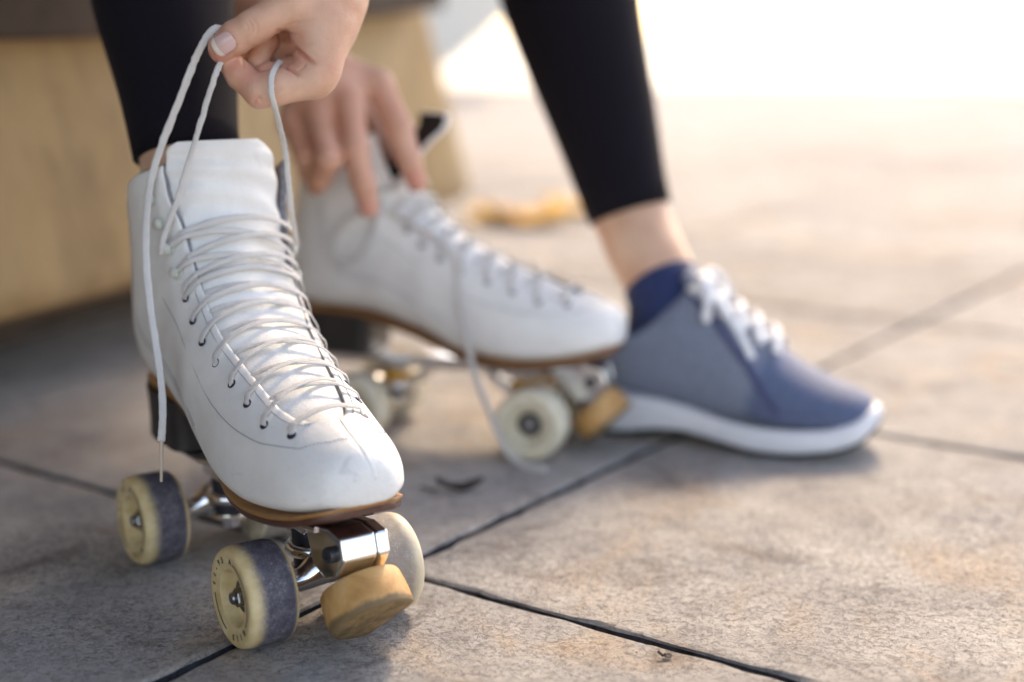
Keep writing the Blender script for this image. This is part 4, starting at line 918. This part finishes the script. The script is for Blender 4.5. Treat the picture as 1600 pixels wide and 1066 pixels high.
    cone(G(498, 186, -10), G(512, 250, -28), 12, 11, .004); cone(G(512, 250, -28), G(500, 278, -14), 10.8, 9.8, .003); cone(G(500, 278, -14), G(494, 290, -4), 9.6, 8.4, .003)
    cone(G(455, 190, 0), G(478, 245, -14), 11, 10, .004); cone(G(478, 245, -14), G(482, 270, 0), 9.8, 8.6, .003)
    cone(G(500, 120, 22), G(575, 185, 48), 16, 12, .01); cone(G(575, 185, 48), G(610, 240, 56), 11.5, 9.5, .005)   # thumb behind the boot
    V, F = sdf_surface(c, .0016, .006)
    f = np.full(len(V), .36)
    for p, r_, a_ in ((G(576, 322, -16), .012, .8), (G(651, 280, -2), .014, .9), (G(540, 168, -14), .012, .4), (G(592, 150, 0), .01, .3)): f = np.maximum(f, a_ * np.exp(-(np.linalg.norm(V - p, axis=1) / r_) ** 2))
    addp(V, F, f)
    # upper arms, neck, head (outside the frame)
    neck = np.array((-.19, 1.36, .97)); head = neck + (.03, -.08, .17)
    hp = [('c', elbow1, sh1, .040, .046, .02), ('c', elbow2, sh2, .040, .046, .02), ('c', neck + (0, .04, -.06), neck + (.01, -.02, .07), .055, .05, .02), ('c', head, head + (0, .02, .02), .085, .088, .03),
          ('c', head + (.0, -.045, -.055), head + (0, -.03, -.03), .045, .06, .03), ('c', head + (.002, -.100, -.01), head + (.002, -.112, -.035), .010, .014, .012),
          ('c', head + (.085, .01, -.01), head + (.088, .01, -.035), .012, .009, .008), ('c', head + (-.085, .01, -.01), head + (-.088, .01, -.035), .012, .009, .008),
          ('c', head + (-.012, -.098, -.062), head + (.016, -.098, -.062), .009, .009, .008), ('s', head + (.033, -.098, .004), head + (.034, -.099, .004), .014, .014, .01), ('s', head + (-.033, -.098, .004), head + (-.034, -.099, .004), .014, .014, .01)]
    V, F = sdf_surface(hp, .006, .02); addp(V, F)
    body = sk.build('person', M['skin'], recalc=False); a_ = body.data.attributes.new('flush', 'FLOAT', 'POINT'); a_.data.foreach_set('value', np.concatenate(flush)[:len(body.data.vertices)])
    tag(body, 'person in black leggings, one hand pulling skate laces, other hand on far boot', 'person')
    lg.build('leggings', M['leggings'], body)
    # hem of the near legging leg: stitched band
    th = MB(); V, F = sdf_surface([('c', (hipR + hipL) / 2 + (0, -.02, .10), (sh1 + sh2) / 2 + (0, .02, -.08), .13, .14, .05), ('c', sh1, sh2, .062, .062, .06), ('c', sh1, sh1 * .5 + elbow1 * .5, .062, .056, .03), ('c', sh2, sh2 * .5 + elbow2 * .5, .062, .056, .03)], .01, .03)
    th.add(V, F); th.build('shirt', M['shirt'], body)
    hh = MB(); V, F = sdf_surface([('c', head + (0, .03, .03), head + (0, .045, -.02), .098, .09, .03), ('c', head + (0, -.03, .075), head + (0, .02, .08), .05, .07, .03), ('c', head + (0, .10, -.02), head + (0, .13, -.18), .04, .025, .03)], .008, .02)
    hh.add(V, F); hh.build('hair', M['hair'], body)
    # thumb nail: curved plate with a pale free edge
    nl = MB(); ctr = H(349, 69, -13.6); ux = H(366, 59, -14.6) - H(334, 79, -11.0); ux /= np.linalg.norm(ux); vw = np.array((0, 0, CAMH)) - ctr; vw /= np.linalg.norm(vw); uz = vw + .25 * np.cross(ux, vw) * 0; uz -= ux * uz.dot(ux); uz /= np.linalg.norm(uz); uy = np.cross(uz, ux)
    rows = []
    for i, a in enumerate(np.linspace(-1, 1, 17)):
        hw = .0062 * (1 - .25 * max(0, a) ** 2) * (math.sqrt(max(0, 1 - (max(0, abs(a) - .55) / .5) ** 2)) if abs(a) > .55 else 1)
        rows.append([ctr + ux * a * .0074 + uy * hw * b + uz * (.0011 - .0036 * (hw * b / .0062) ** 2 - .0014 * min(0, a) ** 2 - .0008 * max(0, a) ** 2) for b in np.linspace(-1, 1, 13)])
    nl.grid(np.array(rows[:5]), mi=1); nl.grid(np.array(rows[4:])); nn = nl.build('fingernail', [M['nail'], M['nailtip']], body, weld=1e-6); md = nn.modifiers.new('s', 'SOLIDIFY'); md.thickness = .0006; md.offset = 0
    # sock
    so = MB(); A_ = anL; pth = crom([A_ + np.array((.03, -.012, -.09)), A_ + np.array((.012, -.006, -.045)), A_ + (anL - hemL) * .30, A_ + (anL - hemL) * .04], 8); n_ = len(pth)
    ellip_tube(so, pth, np.linspace(.040, .0345, n_), np.linspace(.040, .0380, n_), up=(0, -1, .3), n=40, cap=False); so.build('sock', M['sock'], body)
build_person()
